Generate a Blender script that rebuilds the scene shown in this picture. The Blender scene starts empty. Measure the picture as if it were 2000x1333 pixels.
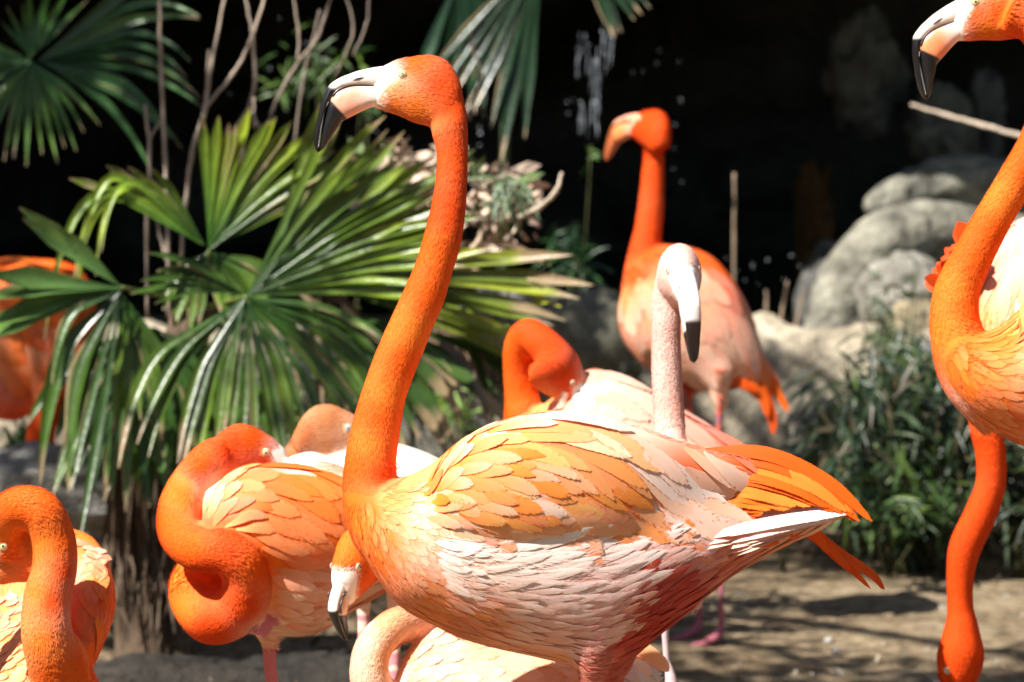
import bpy, math, random
import numpy as np
from mathutils import Vector, noise
from mathutils.bvhtree import BVHTree

random.seed(7)
rng = np.random.default_rng(7)
sc = bpy.context.scene
COL = sc.collection

# ------------------------------------------------------------------ camera, sky, sun, exposure
FPX, W0, H0 = 6800.0, 2000.0, 1333.0          # focal length in photo pixels
CAM_H = 1.507
PITCH = math.atan((666.5 - 30) / FPX)
cam_d = bpy.data.cameras.new('camera')
cam = bpy.data.objects.new('camera', cam_d)
COL.objects.link(cam)
cam.location = (0, 0, CAM_H)
cam.rotation_euler = (math.pi / 2 - PITCH, 0, 0)
cam_d.sensor_width = 36
cam_d.lens = FPX / W0 * 36
cam_d.clip_end = 400
cam_d.dof.use_dof = True
cam_d.dof.focus_distance = 4.96
cam_d.dof.aperture_fstop = 5.8
sc.camera = cam

SUN = Vector((-0.52, -0.36, 0.80)).normalized()   # towards the sun
world = bpy.data.worlds.new('World')
sc.world = world
world.use_nodes = True
wn = world.node_tree
sky = wn.nodes.new('ShaderNodeTexSky')
sky.sky_type = 'NISHITA'
sky.sun_disc = False
sky.sun_elevation = math.asin(SUN.z)
sky.sun_rotation = math.atan2(SUN.x, SUN.y)
bg = wn.nodes['Background']
bg.inputs['Strength'].default_value = 0.05
wn.links.new(sky.outputs[0], bg.inputs['Color'])
sun_d = bpy.data.lights.new('sun', 'SUN')
sun_d.energy = 5.0
sun_d.angle = math.radians(0.53)
sun_d.color = (1.0, 0.965, 0.905)
sun_o = bpy.data.objects.new('sun', sun_d)
COL.objects.link(sun_o)
sun_o.rotation_euler = (-SUN).to_track_quat('-Z', 'Y').to_euler()
sun_o.location = SUN * 30
sc.view_settings.view_transform = 'Standard'
sc.view_settings.look = 'None'
sc.view_settings.exposure = 1.02
sc.view_settings.gamma = 1.0
sc.render.engine = 'CYCLES'
sc.cycles.use_denoising = True
sc.cycles.max_bounces = 8
sc.cycles.diffuse_bounces = 4
sc.cycles.sample_clamp_indirect = 8

# ------------------------------------------------------------------ geometry helpers
RX = np.array([1.0, 0, 0])
UP = np.array([0, math.sin(PITCH), math.cos(PITCH)])
FW = np.array([0, math.cos(PITCH), -math.sin(PITCH)])
C0 = np.array([0, 0, CAM_H])


def P(x, y, d):
    """point seen at photo pixel (x, y) at d metres from the camera plane"""
    return C0 + d * (FW + RX * ((x - 1000) / FPX) + UP * ((666.5 - y) / FPX))


def proj(V):
    q = V - C0
    d = q @ FW
    return np.stack([1000 + FPX * (q @ RX) / d, 666.5 - FPX * (q @ UP) / d], 1)


def nrm(v):
    v = np.asarray(v, float)
    n = np.linalg.norm(v, axis=-1, keepdims=True)
    return v / np.maximum(n, 1e-9)


def tagit(o, label=None, cat=None, group=None, kind=None):
    if label: o['label'] = label
    if cat: o['category'] = cat
    if group: o['group'] = group
    if kind: o['kind'] = kind
    return o


ROOTLOC = {}


def empty(name, loc, label, cat, group=None):
    o = bpy.data.objects.new(name, None)
    o.empty_display_size = 0.1
    COL.objects.link(o)
    o.location = Vector(loc)
    ROOTLOC[o.name] = np.array(loc, float)
    return tagit(o, label, cat, group)


def mk(name, V, F, mat, parent=None, col=None, uv=None, smooth=True, loc=None):
    """one mesh object; V world coordinates (n,3); F (m,k) array or list of arrays"""
    V = np.asarray(V, float)
    base = np.zeros(3)
    if parent is not None:
        base = ROOTLOC[parent.name]
    elif loc is not None:
        base = np.asarray(loc, float)
    Vl = V - base
    me = bpy.data.meshes.new(name)
    Fs = F if isinstance(F, list) else [F]
    Fs = [np.asarray(f, dtype=np.int32) for f in Fs if len(f)]
    nl = sum(f.size for f in Fs)
    npol = sum(len(f) for f in Fs)
    me.vertices.add(len(Vl))
    me.vertices.foreach_set('co', Vl.astype(np.float32).ravel())
    me.loops.add(nl)
    me.polygons.add(npol)
    li = np.concatenate([f.ravel() for f in Fs])
    me.loops.foreach_set('vertex_index', li)
    tot = np.concatenate([np.full(len(f), f.shape[1], np.int32) for f in Fs])
    st = np.concatenate([[0], np.cumsum(tot)[:-1]]).astype(np.int32)
    me.polygons.foreach_set('loop_start', st)
    me.polygons.foreach_set('loop_total', tot)
    me.polygons.foreach_set('use_smooth', np.full(npol, smooth))
    if col is not None:
        a = me.color_attributes.new('Col', 'FLOAT_COLOR', 'POINT')
        c4 = np.ones((len(Vl), 4), np.float32)
        c4[:, :3] = np.clip(col, 0, 1)
        a.data.foreach_set('color', c4.ravel())
    if uv is not None:
        l = me.uv_layers.new(name='UVMap')
        l.data.foreach_set('uv', np.asarray(uv, np.float32)[li].ravel())
    me.update()
    me.validate()
    me.materials.append(mat)
    o = bpy.data.objects.new(name, me)
    COL.objects.link(o)
    if parent is not None:
        o.parent = parent
        ROOTLOC[o.name] = base
    else:
        o.location = Vector(base)
        ROOTLOC[o.name] = base
    return o


def catmull(K, n):
    """resample rows of K (k, m) to n per span"""
    K = np.asarray(K, float)
    if len(K) < 3:
        t = np.linspace(0, 1, n + 1)[:, None]
        return K[0] * (1 - t) + K[-1] * t
    Q = np.vstack([2 * K[0] - K[1], K, 2 * K[-1] - K[-2]])
    out = []
    for i in range(1, len(Q) - 2):
        p0, p1, p2, p3 = Q[i - 1], Q[i], Q[i + 1], Q[i + 2]
        for t in np.linspace(0, 1, n, endpoint=False):
            out.append(0.5 * ((2 * p1) + (-p0 + p2) * t + (2 * p0 - 5 * p1 + 4 * p2 - p3) * t * t
                              + (-p0 + 3 * p1 - 3 * p2 + p3) * t ** 3))
    out.append(Q[-2])
    return np.array(out)


def rings(Cs, As, Ss, m, pw=1.0):
    """closed tube from centres, half axis vectors A and S"""
    th = np.linspace(0, 2 * np.pi, m, endpoint=False)
    c, s = np.cos(th), np.sin(th)
    if pw != 1.0:
        c = np.sign(c) * np.abs(c) ** pw
        s = np.sign(s) * np.abs(s) ** pw
    V = Cs[:, None, :] + As[:, None, :] * c[None, :, None] + Ss[:, None, :] * s[None, :, None]
    n = len(Cs)
    V = V.reshape(-1, 3)
    i = np.arange(n - 1)[:, None] * m
    j = np.arange(m)[None, :]
    j2 = (j + 1) % m
    F = np.stack([i + j, i + j2, i + m + j2, i + m + j], -1).reshape(-1, 4)
    a, b = len(V), len(V) + 1
    V = np.vstack([V, Cs[0], Cs[-1]])
    jj = np.arange(m)
    T = np.vstack([np.stack([np.full(m, a), (jj + 1) % m, jj], 1),
                   np.stack([np.full(m, b), (n - 1) * m + jj, (n - 1) * m + (jj + 1) % m], 1)])
    return V, F, T


def tube_frames(Cp):
    T = nrm(np.gradient(Cp, axis=0))
    S = np.zeros_like(T)
    s = np.cross(T[0], FW)
    if np.linalg.norm(s) < 0.1: s = np.cross(T[0], UP)
    s = nrm(s)
    for i in range(len(T)):
        s = nrm(s - T[i] * (s @ T[i]))
        S[i] = s
    return T, S, np.cross(T, S)


def tube(Cp, r, m=8):
    """Cp (n,3) path, r (n,) radii"""
    T, S, B = tube_frames(Cp)
    return rings(Cp, S * r[:, None], B * r[:, None], m)


def join(parts):
    Vs, Q, T, off = [], [], [], 0
    for V, F, Tr in parts:
        Vs.append(V)
        if len(F): Q.append(F + off)
        if len(Tr): T.append(Tr + off)
        off += len(V)
    V = np.vstack(Vs)
    return V, [np.vstack(q) for q in (Q, T) if q]


def fnoise(V, scale, seed=0.0, octs=3):
    o = Vector((seed, seed * 1.7, -seed))
    return np.array([noise.fractal(Vector(v) * scale + o, 1.0, 2.0, octs) for v in V])


def get_eval(V, F, voxel, smooth_iter, smooth_fac=0.5):
    me = bpy.data.meshes.new('tmp')
    me.from_pydata([tuple(v) for v in V], [], [tuple(int(i) for i in f) for arr in F for f in arr])
    o = bpy.data.objects.new('tmp', me)
    COL.objects.link(o)
    r = o.modifiers.new('r', 'REMESH')
    r.mode = 'VOXEL'
    r.voxel_size = voxel
    if smooth_iter:
        s = o.modifiers.new('s', 'SMOOTH')
        s.iterations = smooth_iter
        s.factor = smooth_fac
    dg = bpy.context.evaluated_depsgraph_get()
    ev = o.evaluated_get(dg)
    m2 = ev.to_mesh()
    n = len(m2.vertices)
    co = np.empty(n * 3, np.float32)
    m2.vertices.foreach_get('co', co)
    no = np.empty(n * 3, np.float32)
    m2.vertex_normals.foreach_get('vector', no)
    quads, tris = [], []
    for p in m2.polygons:
        vs = tuple(p.vertices)
        (quads if len(vs) == 4 else tris).append(vs)
    ev.to_mesh_clear()
    bpy.data.objects.remove(o)
    bpy.data.meshes.remove(me)
    return (co.reshape(-1, 3).astype(float), no.reshape(-1, 3).astype(float),
            [np.array(x, np.int32) for x in (quads, tris) if x])


# ------------------------------------------------------------------ materials
def mat(name):
    m = bpy.data.materials.new(name)
    m.use_nodes = True
    return m, m.node_tree.nodes, m.node_tree.links, m.node_tree.nodes['Principled BSDF']


def setp(b, **k):
    for n, v in k.items():
        b.inputs[n.replace('_', ' ')].default_value = v


def ramp(N, stops):
    r = N.new('ShaderNodeValToRGB')
    e = r.color_ramp.elements
    while len(e) < len(stops): e.new(0.5)
    for q, (p, c) in zip(e, stops):
        q.position = p
        q.color = (*c, 1)
    return r


def noise_n(N, L, scale, detail=4, rough=0.55, coord='Object', stretch=None):
    tc = N.new('ShaderNodeTexCoord')
    n = N.new('ShaderNodeTexNoise')
    n.inputs['Scale'].default_value = scale
    n.inputs['Detail'].default_value = detail
    n.inputs['Roughness'].default_value = rough
    if stretch:
        mp = N.new('ShaderNodeMapping')
        mp.inputs['Scale'].default_value = stretch
        L.new(tc.outputs[coord], mp.inputs[0])
        L.new(mp.outputs[0], n.inputs['Vector'])
    else:
        L.new(tc.outputs[coord], n.inputs['Vector'])
    return n


def bump(N, L, b, src, strength, dist):
    bn = N.new('ShaderNodeBump')
    bn.inputs['Strength'].default_value = strength
    bn.inputs['Distance'].default_value = dist
    L.new(src, bn.inputs['Height'])
    L.new(bn.outputs[0], b.inputs['Normal'])
    return bn


def add_translucent(m, N, L, b, colsock, fac):
    out = N['Material Output']
    t = N.new('ShaderNodeBsdfTranslucent')
    L.new(colsock, t.inputs['Color'])
    mx = N.new('ShaderNodeMixShader')
    mx.inputs[0].default_value = fac
    L.new(b.outputs[0], mx.inputs[1])
    L.new(t.outputs[0], mx.inputs[2])
    L.new(mx.outputs[0], out.inputs['Surface'])


def plumage_mat(name, nscale=60, amt=0.35, rough=0.8, transl=0.12, streak=None, bscale=220, bs=0.25):
    m, N, L, b = mat(name)
    at = N.new('ShaderNodeAttribute')
    at.attribute_name = 'Col'
    n = noise_n(N, L, nscale, 5, 0.6, stretch=streak)
    rp = ramp(N, [(0.3, (0, 0, 0)), (0.7, (1, 1, 1))])
    L.new(n.outputs['Fac'], rp.inputs[0])
    hs = N.new('ShaderNodeVectorMath')
    hs.operation = 'MULTIPLY'
    hs.inputs[1].default_value = (1.05, 1.28, 1.35)
    L.new(at.outputs['Color'], hs.inputs[0])
    mx = N.new('ShaderNodeMixRGB')
    ml = N.new('ShaderNodeMath')
    ml.operation = 'MULTIPLY'
    ml.inputs[1].default_value = amt
    L.new(rp.outputs[0], ml.inputs[0])
    L.new(ml.outputs[0], mx.inputs[0])
    L.new(at.outputs['Color'], mx.inputs[1])
    L.new(hs.outputs[0], mx.inputs[2])
    L.new(mx.outputs[0], b.inputs['Base Color'])
    setp(b, Roughness=rough)
    b.inputs['Specular IOR Level'].default_value = 0.25
    n2 = noise_n(N, L, bscale, 3, 0.6, stretch=streak)
    bump(N, L, b, n2.outputs['Fac'], bs, 0.004)
    if transl:
        add_translucent(m, N, L, b, mx.outputs[0], transl)
    return m


M_BODY = plumage_mat('plumage_skin', 55, 0.25, 0.85, 0.0, bs=0.08)
M_DOWN = plumage_mat('plumage_down', 45, 0.32, 0.75, 0.12, bs=0.0)


def feather_mat():
    m, N, L, b = mat('feather_vane')
    at = N.new('ShaderNodeAttribute')
    at.attribute_name = 'Col'
    uv = N.new('ShaderNodeTexCoord')
    mp = N.new('ShaderNodeMapping')
    mp.inputs['Scale'].default_value = (3, 26, 1)
    mp.inputs['Rotation'].default_value = (0, 0, 0.12)
    L.new(uv.outputs['UV'], mp.inputs[0])
    n = N.new('ShaderNodeTexNoise')
    n.inputs['Scale'].default_value = 1.5
    n.inputs['Detail'].default_value = 5
    L.new(mp.outputs[0], n.inputs['Vector'])
    hs = N.new('ShaderNodeVectorMath')
    hs.operation = 'MULTIPLY'
    hs.inputs[1].default_value = (1.03, 1.2, 1.3)
    L.new(at.outputs['Color'], hs.inputs[0])
    mx = N.new('ShaderNodeMixRGB')
    rp = ramp(N, [(0.35, (0, 0, 0)), (0.68, (1, 1, 1))])
    L.new(n.outputs['Fac'], rp.inputs[0])
    L.new(rp.outputs[0], mx.inputs[0])
    L.new(at.outputs['Color'], mx.inputs[1])
    L.new(hs.outputs[0], mx.inputs[2])
    L.new(mx.outputs[0], b.inputs['Base Color'])
    setp(b, Roughness=0.6)
    b.inputs['Specular IOR Level'].default_value = 0.3
    bump(N, L, b, n.outputs['Fac'], 0.22, 0.0015)
    add_translucent(m, N, L, b, mx.outputs[0], 0.10)
    return m


M_FEATHER = feather_mat()


def attr_mat(name, rough=0.4, spec=0.5, ns=40, amt=0.25, bs=0.1, bd=0.002, coat=0.0, transl=0, metallic=0, stretch=None, bscale=None):
    m, N, L, b = mat(name)
    at = N.new('ShaderNodeAttribute')
    at.attribute_name = 'Col'
    n = noise_n(N, L, ns, 5, 0.6, stretch=stretch)
    mr = N.new('ShaderNodeMapRange')
    mr.inputs['From Min'].default_value = 0.3
    mr.inputs['From Max'].default_value = 0.7
    mr.inputs['To Min'].default_value = 1 - amt
    mr.inputs['To Max'].default_value = 1 + amt
    L.new(n.outputs['Fac'], mr.inputs[0])
    vm = N.new('ShaderNodeVectorMath')
    vm.operation = 'SCALE'
    L.new(at.outputs['Color'], vm.inputs[0])
    L.new(mr.outputs[0], vm.inputs['Scale'])
    L.new(vm.outputs[0], b.inputs['Base Color'])
    setp(b, Roughness=rough)
    b.inputs['Specular IOR Level'].default_value = spec
    b.inputs['Coat Weight'].default_value = coat
    src = n.outputs['Fac']
    if bscale:
        src = noise_n(N, L, bscale, 5, 0.6).outputs['Fac']
    bump(N, L, b, src, bs, bd)
    if transl: add_translucent(m, N, L, b, vm.outputs[0], transl)
    return m


M_BEAK = attr_mat('beak_horn', 0.32, 0.5, 90, 0.08, 0.25, 0.002, coat=0.35)
M_EYE = attr_mat('eye_iris', 0.12, 0.6, 300, 0.05, 0.0)
M_PALM = attr_mat('palm_leaf', 0.27, 0.5, 14, 0.28, 0.35, 0.004, transl=0.22, bscale=60)
M_DEAD = attr_mat('dead_leaf', 0.7, 0.3, 25, 0.35, 0.5, 0.004, transl=0.1)
M_BARK = attr_mat('branch_bark', 0.85, 0.2, 60, 0.4, 0.6, 0.004, stretch=(1, 1, 0.25))
M_LEAF = attr_mat('shrub_leaf', 0.42, 0.5, 30, 0.3, 0.2, 0.002, transl=0.2)
M_ROCK = attr_mat('rock_stone', 0.85, 0.25, 11, 0.5, 1.0, 0.03, bscale=24)
M_WET = attr_mat('wet_cave_rock', 0.45, 0.4, 3, 0.5, 1.0, 0.08, bscale=7)


def ground_mat():
    m, N, L, b = mat('dirt_ground')
    n1 = noise_n(N, L, 2.2, 6, 0.6)
    n2 = noise_n(N, L, 26, 6, 0.65)
    r1 = ramp(N, [(0.3, (0.20, 0.14, 0.085)), (0.5, (0.32, 0.245, 0.155)), (0.72, (0.42, 0.335, 0.225))])
    r2 = ramp(N, [(0.36, (0.42, 0.38, 0.34)), (0.58, (1.05, 1.03, 1.0))])
    L.new(n1.outputs['Fac'], r1.inputs[0])
    L.new(n2.outputs['Fac'], r2.inputs[0])
    mx = N.new('ShaderNodeMixRGB')
    mx.blend_type = 'MULTIPLY'
    mx.inputs[0].default_value = 1
    L.new(r1.outputs[0], mx.inputs[1])
    L.new(r2.outputs[0], mx.inputs[2])
    L.new(mx.outputs[0], b.inputs['Base Color'])
    setp(b, Roughness=0.95)
    b.inputs['Specular IOR Level'].default_value = 0.15
    n3 = noise_n(N, L, 45, 8, 0.7)
    bump(N, L, b, n3.outputs['Fac'], 0.9, 0.02)
    return m


def water_mat():
    m, N, L, b = mat('dark_pond_water')
    setp(b, Base_Color=(0.006, 0.008, 0.006, 1), Roughness=0.04, IOR=1.33)
    n = noise_n(N, L, 9, 4, 0.6)
    bump(N, L, b, n.outputs['Fac'], 0.6, 0.05)
    return m


def foam_mat():
    m, N, L, b = mat('falling_water_foam')
    n = noise_n(N, L, 40, 4, 0.6)
    r = ramp(N, [(0.3, (0.20, 0.23, 0.26)), (0.7, (0.50, 0.54, 0.58))])
    L.new(n.outputs['Fac'], r.inputs[0])
    L.new(r.outputs[0], b.inputs['Base Color'])
    setp(b, Roughness=0.2)
    b.inputs['Transmission Weight'].default_value = 0.35
    return m


M_GROUND, M_WATER, M_FOAM = ground_mat(), water_mat(), foam_mat()

# ------------------------------------------------------------------ colours (linear albedo)
OR = (0.88, 0.125, 0.004)
OD = (0.82, 0.078, 0.003)
OY = (0.92, 0.205, 0.016)
YO = (0.94, 0.285, 0.024)
PE = (0.92, 0.33, 0.11)
PP = (0.90, 0.42, 0.28)
PA = (0.94, 0.60, 0.44)
WH = (0.92, 0.80, 0.70)
KW = (0.95, 0.76, 0.68)
KM = (0.90, 0.50, 0.42)  # pink of the shaded flank; its shade is put into the colour
KD = (0.84, 0.36, 0.27)
RD = (0.52, 0.042, 0.022)
RP = (0.72, 0.22, 0.16)
PK = (0.62, 0.24, 0.26)


def idw(xy, S, p=3.0):
    """S rows: x, y, values... ; inverse distance weighting"""
    S = np.asarray(S, float)
    out = np.zeros((len(xy), S.shape[1] - 2))
    for a in range(0, len(xy), 40000):
        q = xy[a:a + 40000]
        d2 = ((q[:, None, :] - S[None, :, :2]) ** 2).sum(-1) + 60.0
        w = d2 ** (-p / 2)
        w /= w.sum(1, keepdims=True)
        out[a:a + 40000] = w @ S[:, 2:]
    return out


# ------------------------------------------------------------------ flamingo head template (photo pixels of the large head, eye at 786,146)
def HT(x, y): return (-(x - 786) / 1360.0, -(y - 146) / 1360.0)


SKULL = [((744, 131), (718, 205), .0128), ((756, 125), (733, 212), .0165), ((776, 117), (752, 218), .0205), ((800, 112), (775, 225), .0245),
         ((835, 108), (800, 236), .0285), ((868, 118), (822, 243), .030), ((892, 148), (836, 246), .0295),
         ((903, 190), (845, 250), .0265), ((905, 215), (855, 255), .021)]
UPB = [((764, 126), (752, 180), .013), ((750, 127), (740, 174), .0138), ((728, 130), (722, 171), .0135), ((700, 136), (700, 170), .0128),
       ((680, 143), (682, 172), .0124), ((661, 151), (669, 175), .0122), ((641.5, 165), (656, 183), .0118), ((630, 188), (645, 199), .0114),
       ((622, 215), (638, 218), .0105), ((616, 240), (632, 243), .0095), ((611.5, 266), (624.5, 268), .008),
       ((612, 286), (622, 286), .006), ((618, 297), (621, 296), .002)]
LOB = [((752, 168), (735, 206), .0125), ((736, 162), (722, 209), .0135), ((715, 161), (706, 216), .0140), ((695, 161), (690, 224), .0144),
       ((676, 164), (676, 231), .0146), ((655, 173), (667, 236), .0142), ((642, 191), (660, 246), .0134),
       ((637, 214), (651, 259), .0120), ((630, 243), (642, 273), .0095), ((625, 270), (633, 287), .0065), ((621, 293), (622, 296), .002)]


class Bird:
    def __init__(s, d, label, root_xy, root_d=None, group='flamingos of the flock', name='flamingo'):
        s.d = d
        r = P(root_xy[0], root_xy[1], root_d or d)
        r[2] = 0.0
        s.root = empty(name, r, label, 'flamingo', group)
        s.parts, s.fs = [], []     # lofts, flow samples (centre, tangent, radius, kind)
        s.eyes, s.beaks = [], []
        s.cs = []

    def _flow(s, Cs, rad, kind):
        T = nrm(np.gradient(Cs, axis=0))
        for c, t, r in zip(Cs, T, rad): s.fs.append((c, t, r, kind))

    def ab(s, st, kind=1, n=5, m=28, pw=1.0, extra=0.0):
        """stations (ax, ay, bx, by, half_depth_m, depth_offset_m)"""
        K = []
        for q in st:
            ax, ay, bx, by, w = q[:5]
            o = q[5] if len(q) > 5 else 0
            K.append(np.concatenate([P(ax, ay, s.d + o), P(bx, by, s.d + o), [w]]))
        K = catmull(K, n)
        A, B, w = K[:, :3], K[:, 3:6], np.maximum(K[:, 6], 0.001) + extra
        Cs = (A + B) / 2
        s.parts.append(rings(Cs, (A - B) / 2, np.tile(FW, (len(Cs), 1)) * w[:, None], m, pw))
        s._flow(Cs, (np.linalg.norm(A - B, axis=1) / 2 + w) / 2, kind)

    def tb(s, pts, kind=0, n=6, m=16):
        """tube points (x, y, radius_px, depth_offset)"""
        K = np.array([np.concatenate([P(x, y, s.d + o), [r / FPX * (s.d + o)]]) for x, y, r, o in pts])
        K = catmull(K, n)
        r = np.maximum(K[:, 3], 0.0005)
        s.parts.append(tube(K[:, :3], r, m))
        s._flow(K[:, :3], r, kind)

    def head(s, ex, ey, F, U, off=0.0, scale=1.0, skull=True, both=True, face=WH, low=PP, tip=(0.012, 0.011, 0.012), iris=(0.75, 0.66, 0.3), beak=True, dark=True, centre=False, wide=1.0, tips=0.0, bs=1.0, comb=False):
        s.face = face
        E = P(ex, ey, s.d + off)
        f = nrm(F[0] * RX + F[1] * UP + F[2] * FW)
        u = U[0] * RX + U[1] * UP + U[2] * FW
        u = nrm(u - f * (u @ f))
        sd = np.cross(f, u)
        if abs(sd @ FW) > 0.2 and sd @ FW < 0: sd = -sd       # sd points away from the camera
        if not centre: E = E + sd * 0.021 * scale
        s.hf = (E, f, u, sd)

        def H(p): a, b = HT(*p); return E + (f * a + u * b) * scale

        def loft(T, pw=1.0, n=8, m=44, mul=1.0):
            K = catmull([np.concatenate([H(a), H(b), [w * scale * mul]]) for a, b, w in T], n)
            A, B, w = K[:, :3], K[:, 3:6], np.maximum(K[:, 6], 0.0006)
            C = (A + B) / 2
            return C, rings(C, (A - B) / 2, sd[None, :] * w[:, None], m, pw), np.linalg.norm(A - B, axis=1) / 2
        if skull:
            C, R, r = loft(SKULL, mul=wide)
            s.parts.append(R)
            s._flow(C, r, 3)
        if beak:
            for T, upper in ((UPB, True), (LOB, False)):
                T = [tuple((755 + (q[0] - 755) * bs, 165 + (q[1] - 165) * bs) for q in t_[:2]) + (t_[2] * bs,) for t_ in T]
                C, (V, Q, Tr), r = loft(T, 1.0 if upper else 0.9, mul=wide)
                lx = (-((V - E) @ f) / scale * 1360 + 786 - 755) / bs + 755
                ly = (-((V - E) @ u) / scale * 1360 + 146 - 165) / bs + 165
                if upper:
                    k = np.clip((ly - 163 - tips - (lx - 641) * 0.55) / 8, 0, 1)
                    # black line that edges the upper mandible
                    mouth = np.interp(lx, [620, 625, 637, 649, 670, 700, 735], [295, 242, 203, 183, 170, 166, 167])
                    k = np.maximum(k, np.clip((ly - (mouth + 0.2)) / 1.2, 0, 1) * (lx < 738) * 0.95)
                    base = np.array(face)
                else:
                    k = np.clip((((ly - 200 - tips) * 0.9 - (lx - 652) * 1.0)) / 5, 0, 1)
                    g = np.clip((lx - 690) / 45, 0, 1)[:, None]
                    base = np.array(low) * (1 - g) + np.array(face) * g
                if not dark: k = k * 0.25
                c = base * (1 - k[:, None]) + np.array(tip) * k[:, None]
                s.beaks.append((V, [Q, Tr], c, upper))
                if upper:   # nostril slit on each side
                    for sg in (-1, 1):
                        p0, p1 = H((755 - 67 * bs, 165 - 9 * bs)), H((755 - 41 * bs, 165 - 14 * bs))
                        pts = catmull([p0, (p0 + p1) / 2 + u * .0006, p1], 4) + sd * sg * (.0124 * scale * wide)
                        mp_ = np.array([H((755 + (q[0] - 755) * bs, 165 + (q[1] - 165) * bs)) for q in [(738, 168), (726, 167), (712, 166), (700, 165.5), (685, 166), (670, 170), (658, 177), (649, 187)]])
                        mp_ = catmull(np.hstack([mp_ + sd * sg * wide * np.array([.0098, .0098, .0096, .0094, .0094, .0094, .0096, .0098])[:, None] * scale, np.zeros((8, 1))]), 3)[:, :3]
                        s.nost = getattr(s, 'nost', []) + [tube(mp_, np.interp(np.linspace(0, 1, len(mp_)), [0, .2, .5, 1], [.0003, .0010, .0014, .0022]) * scale, 6)]
                        if comb:    # fine pale comb along the edge of the dark bill
                            cp = catmull(np.array([np.append(H(q), 0) for q in [(641, 199), (633, 215), (628, 242), (624, 266), (621, 286)]]), 8)[:, :3]
                            for ci, c3 in enumerate(cp):
                                sw = np.interp(ci / len(cp), [0, .5, 1], [.0100, .0088, .0050])
                                a3 = c3 + sd * sg * sw * scale
                                s.comb = getattr(s, 'comb', []) + [tube(np.array([a3 - f * .0008, a3, a3 - f * -.0012]), np.array([.0002, .00045, .0002]), 5)]
                        s.nost = s.nost + [tube(pts, np.array([.0004, .0009, .0013, .0015, .0015, .0014, .0012, .0009, .0004]) * scale, 6)]
        for sg in (-1, 1):
            c = E + sd * sg * 0.0172 * scale
            ax = sd * sg
            s.eyes.append((c, ax, f, u, scale, iris))

    def finish(s, cols, voxel=0.004, it=6, p=3.0, matb=None):
        V, F = join(s.parts)
        V, N, F = get_eval(V, F, voxel, it)
        s.V, s.N, s.F = V, N, F
        xy = proj(V)
        s.cols = [(c[0], c[1], *c[2]) for c in cols]
        s.colp = p
        c = idw(xy, s.cols, p)
        # bare pale skin between the bill and the eye
        if s.eyes and hasattr(s, 'hf'):
            E, f, u, sd = s.hf
            lx = -((V - E) @ f) * 1360 + 786; ly = -((V - E) @ u) * 1360 + 146
            xb = np.interp(ly, [110, 125, 137, 149, 160, 170, 180, 195, 215, 225], [740, 757, 771, 776, 768, 756, 747, 739, 735, 715])
            k = np.clip((xb - lx) / 5 + .5, 0, 1) * (ly > 95) * (ly < 235) * (lx > 690) * (np.abs((V - E) @ sd) < .05) * (np.linalg.norm(V - E, axis=1) < .11)
            if getattr(s, 'noface', False): k = k * 0
            s.facek = k
            c = c * (1 - k[:, None]) + np.array(s.face) * k[:, None]
        else: s.facek = np.zeros(len(V))
        # flow and owner kind
        Cc = np.array([q[0] for q in s.fs]); Tt = np.array([q[1] for q in s.fs])
        Rr = np.array([q[2] for q in s.fs]); Kk = np.array([q[3] for q in s.fs])
        flow = np.zeros_like(V); kind = np.zeros(len(V), int)
        for a in range(0, len(V), 20000):
            q = V[a:a + 20000]
            d = np.sqrt(((q[:, None, :] - Cc[None]) ** 2).sum(-1)) / Rr[None]
            w = np.exp(-6 * (d - d.min(1, keepdims=True)))
            flow[a:a + 20000] = w @ Tt
            kind[a:a + 20000] = Kk[d.argmin(1)]
        s.flow = nrm(flow - N * (flow * N).sum(1, keepdims=True))
        s.kind = kind
        leg = kind == 9
        if leg.any():
            lc = np.array(getattr(s, 'legcol', PK))
            c[leg] = lc
        s.c = c
        s.body = mk('body', V, F, matb or M_BODY, s.root, col=c)
        allf = [tuple(int(i) for i in f) for arr in F for f in arr]
        s.allf = allf
        s.bvh = BVHTree.FromPolygons([tuple(v) for v in V], allf)
        for (V2, F2, c2, upper) in s.beaks:
            mk('upper_beak' if upper else 'lower_beak', V2, F2, M_BEAK, s.root, col=c2)
        if getattr(s, 'comb', None):
            Vc, Fc = join(s.comb)
            ub = [o for o in s.root.children if o.name.startswith('upper_beak')][0]
            mk('bill_comb', Vc, Fc, M_BEAK, ub, col=np.tile((.55, .53, .5), (len(Vc), 1)))
        for nv in getattr(s, 'nost', []):
            ub = [o for o in s.root.children if o.name.startswith('upper_beak')][0]
            mk('nostril', nv[0], [nv[1], nv[2]], M_BEAK, ub, col=np.tile((0.05, 0.03, 0.03), (len(nv[0]), 1)))
        for (c_, ax, f, u, sca, iris) in s.eyes:
            hit = s.bvh.ray_cast(Vector(c_ + ax * 0.06), Vector(-ax), 0.09)
            if hit[0] is None: continue
            c0 = np.array(hit[0]) + ax * 0.0006
            R0 = 0.0068 * sca
            rr = np.array([0, 0.24, 0.27, 0.62, 0.68, 0.80, 1.0]) * R0
            hh = np.array([.46, .44, .43, .30, .26, .36, -.20]) * R0
            colr = [(.004,) * 3, (.004,) * 3, iris, iris, (0.09, 0.03, 0.02), (0.8, 0.62, 0.5), (0.75, 0.5, 0.38)]
            m = 24
            th = np.linspace(0, 2 * np.pi, m, endpoint=False)
            VV, CC = [], []
            for r_, h_, k_ in zip(rr[1:], hh[1:], colr[1:]):
                VV.append(c0 + ax * h_ + (f * np.cos(th)[:, None] + u * np.sin(th)[:, None]) * r_)
                CC += [k_] * m
            VV = np.vstack(VV + [c0 + ax * hh[0]])
            CC.append(colr[0])
            j = np.arange(m)
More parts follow.
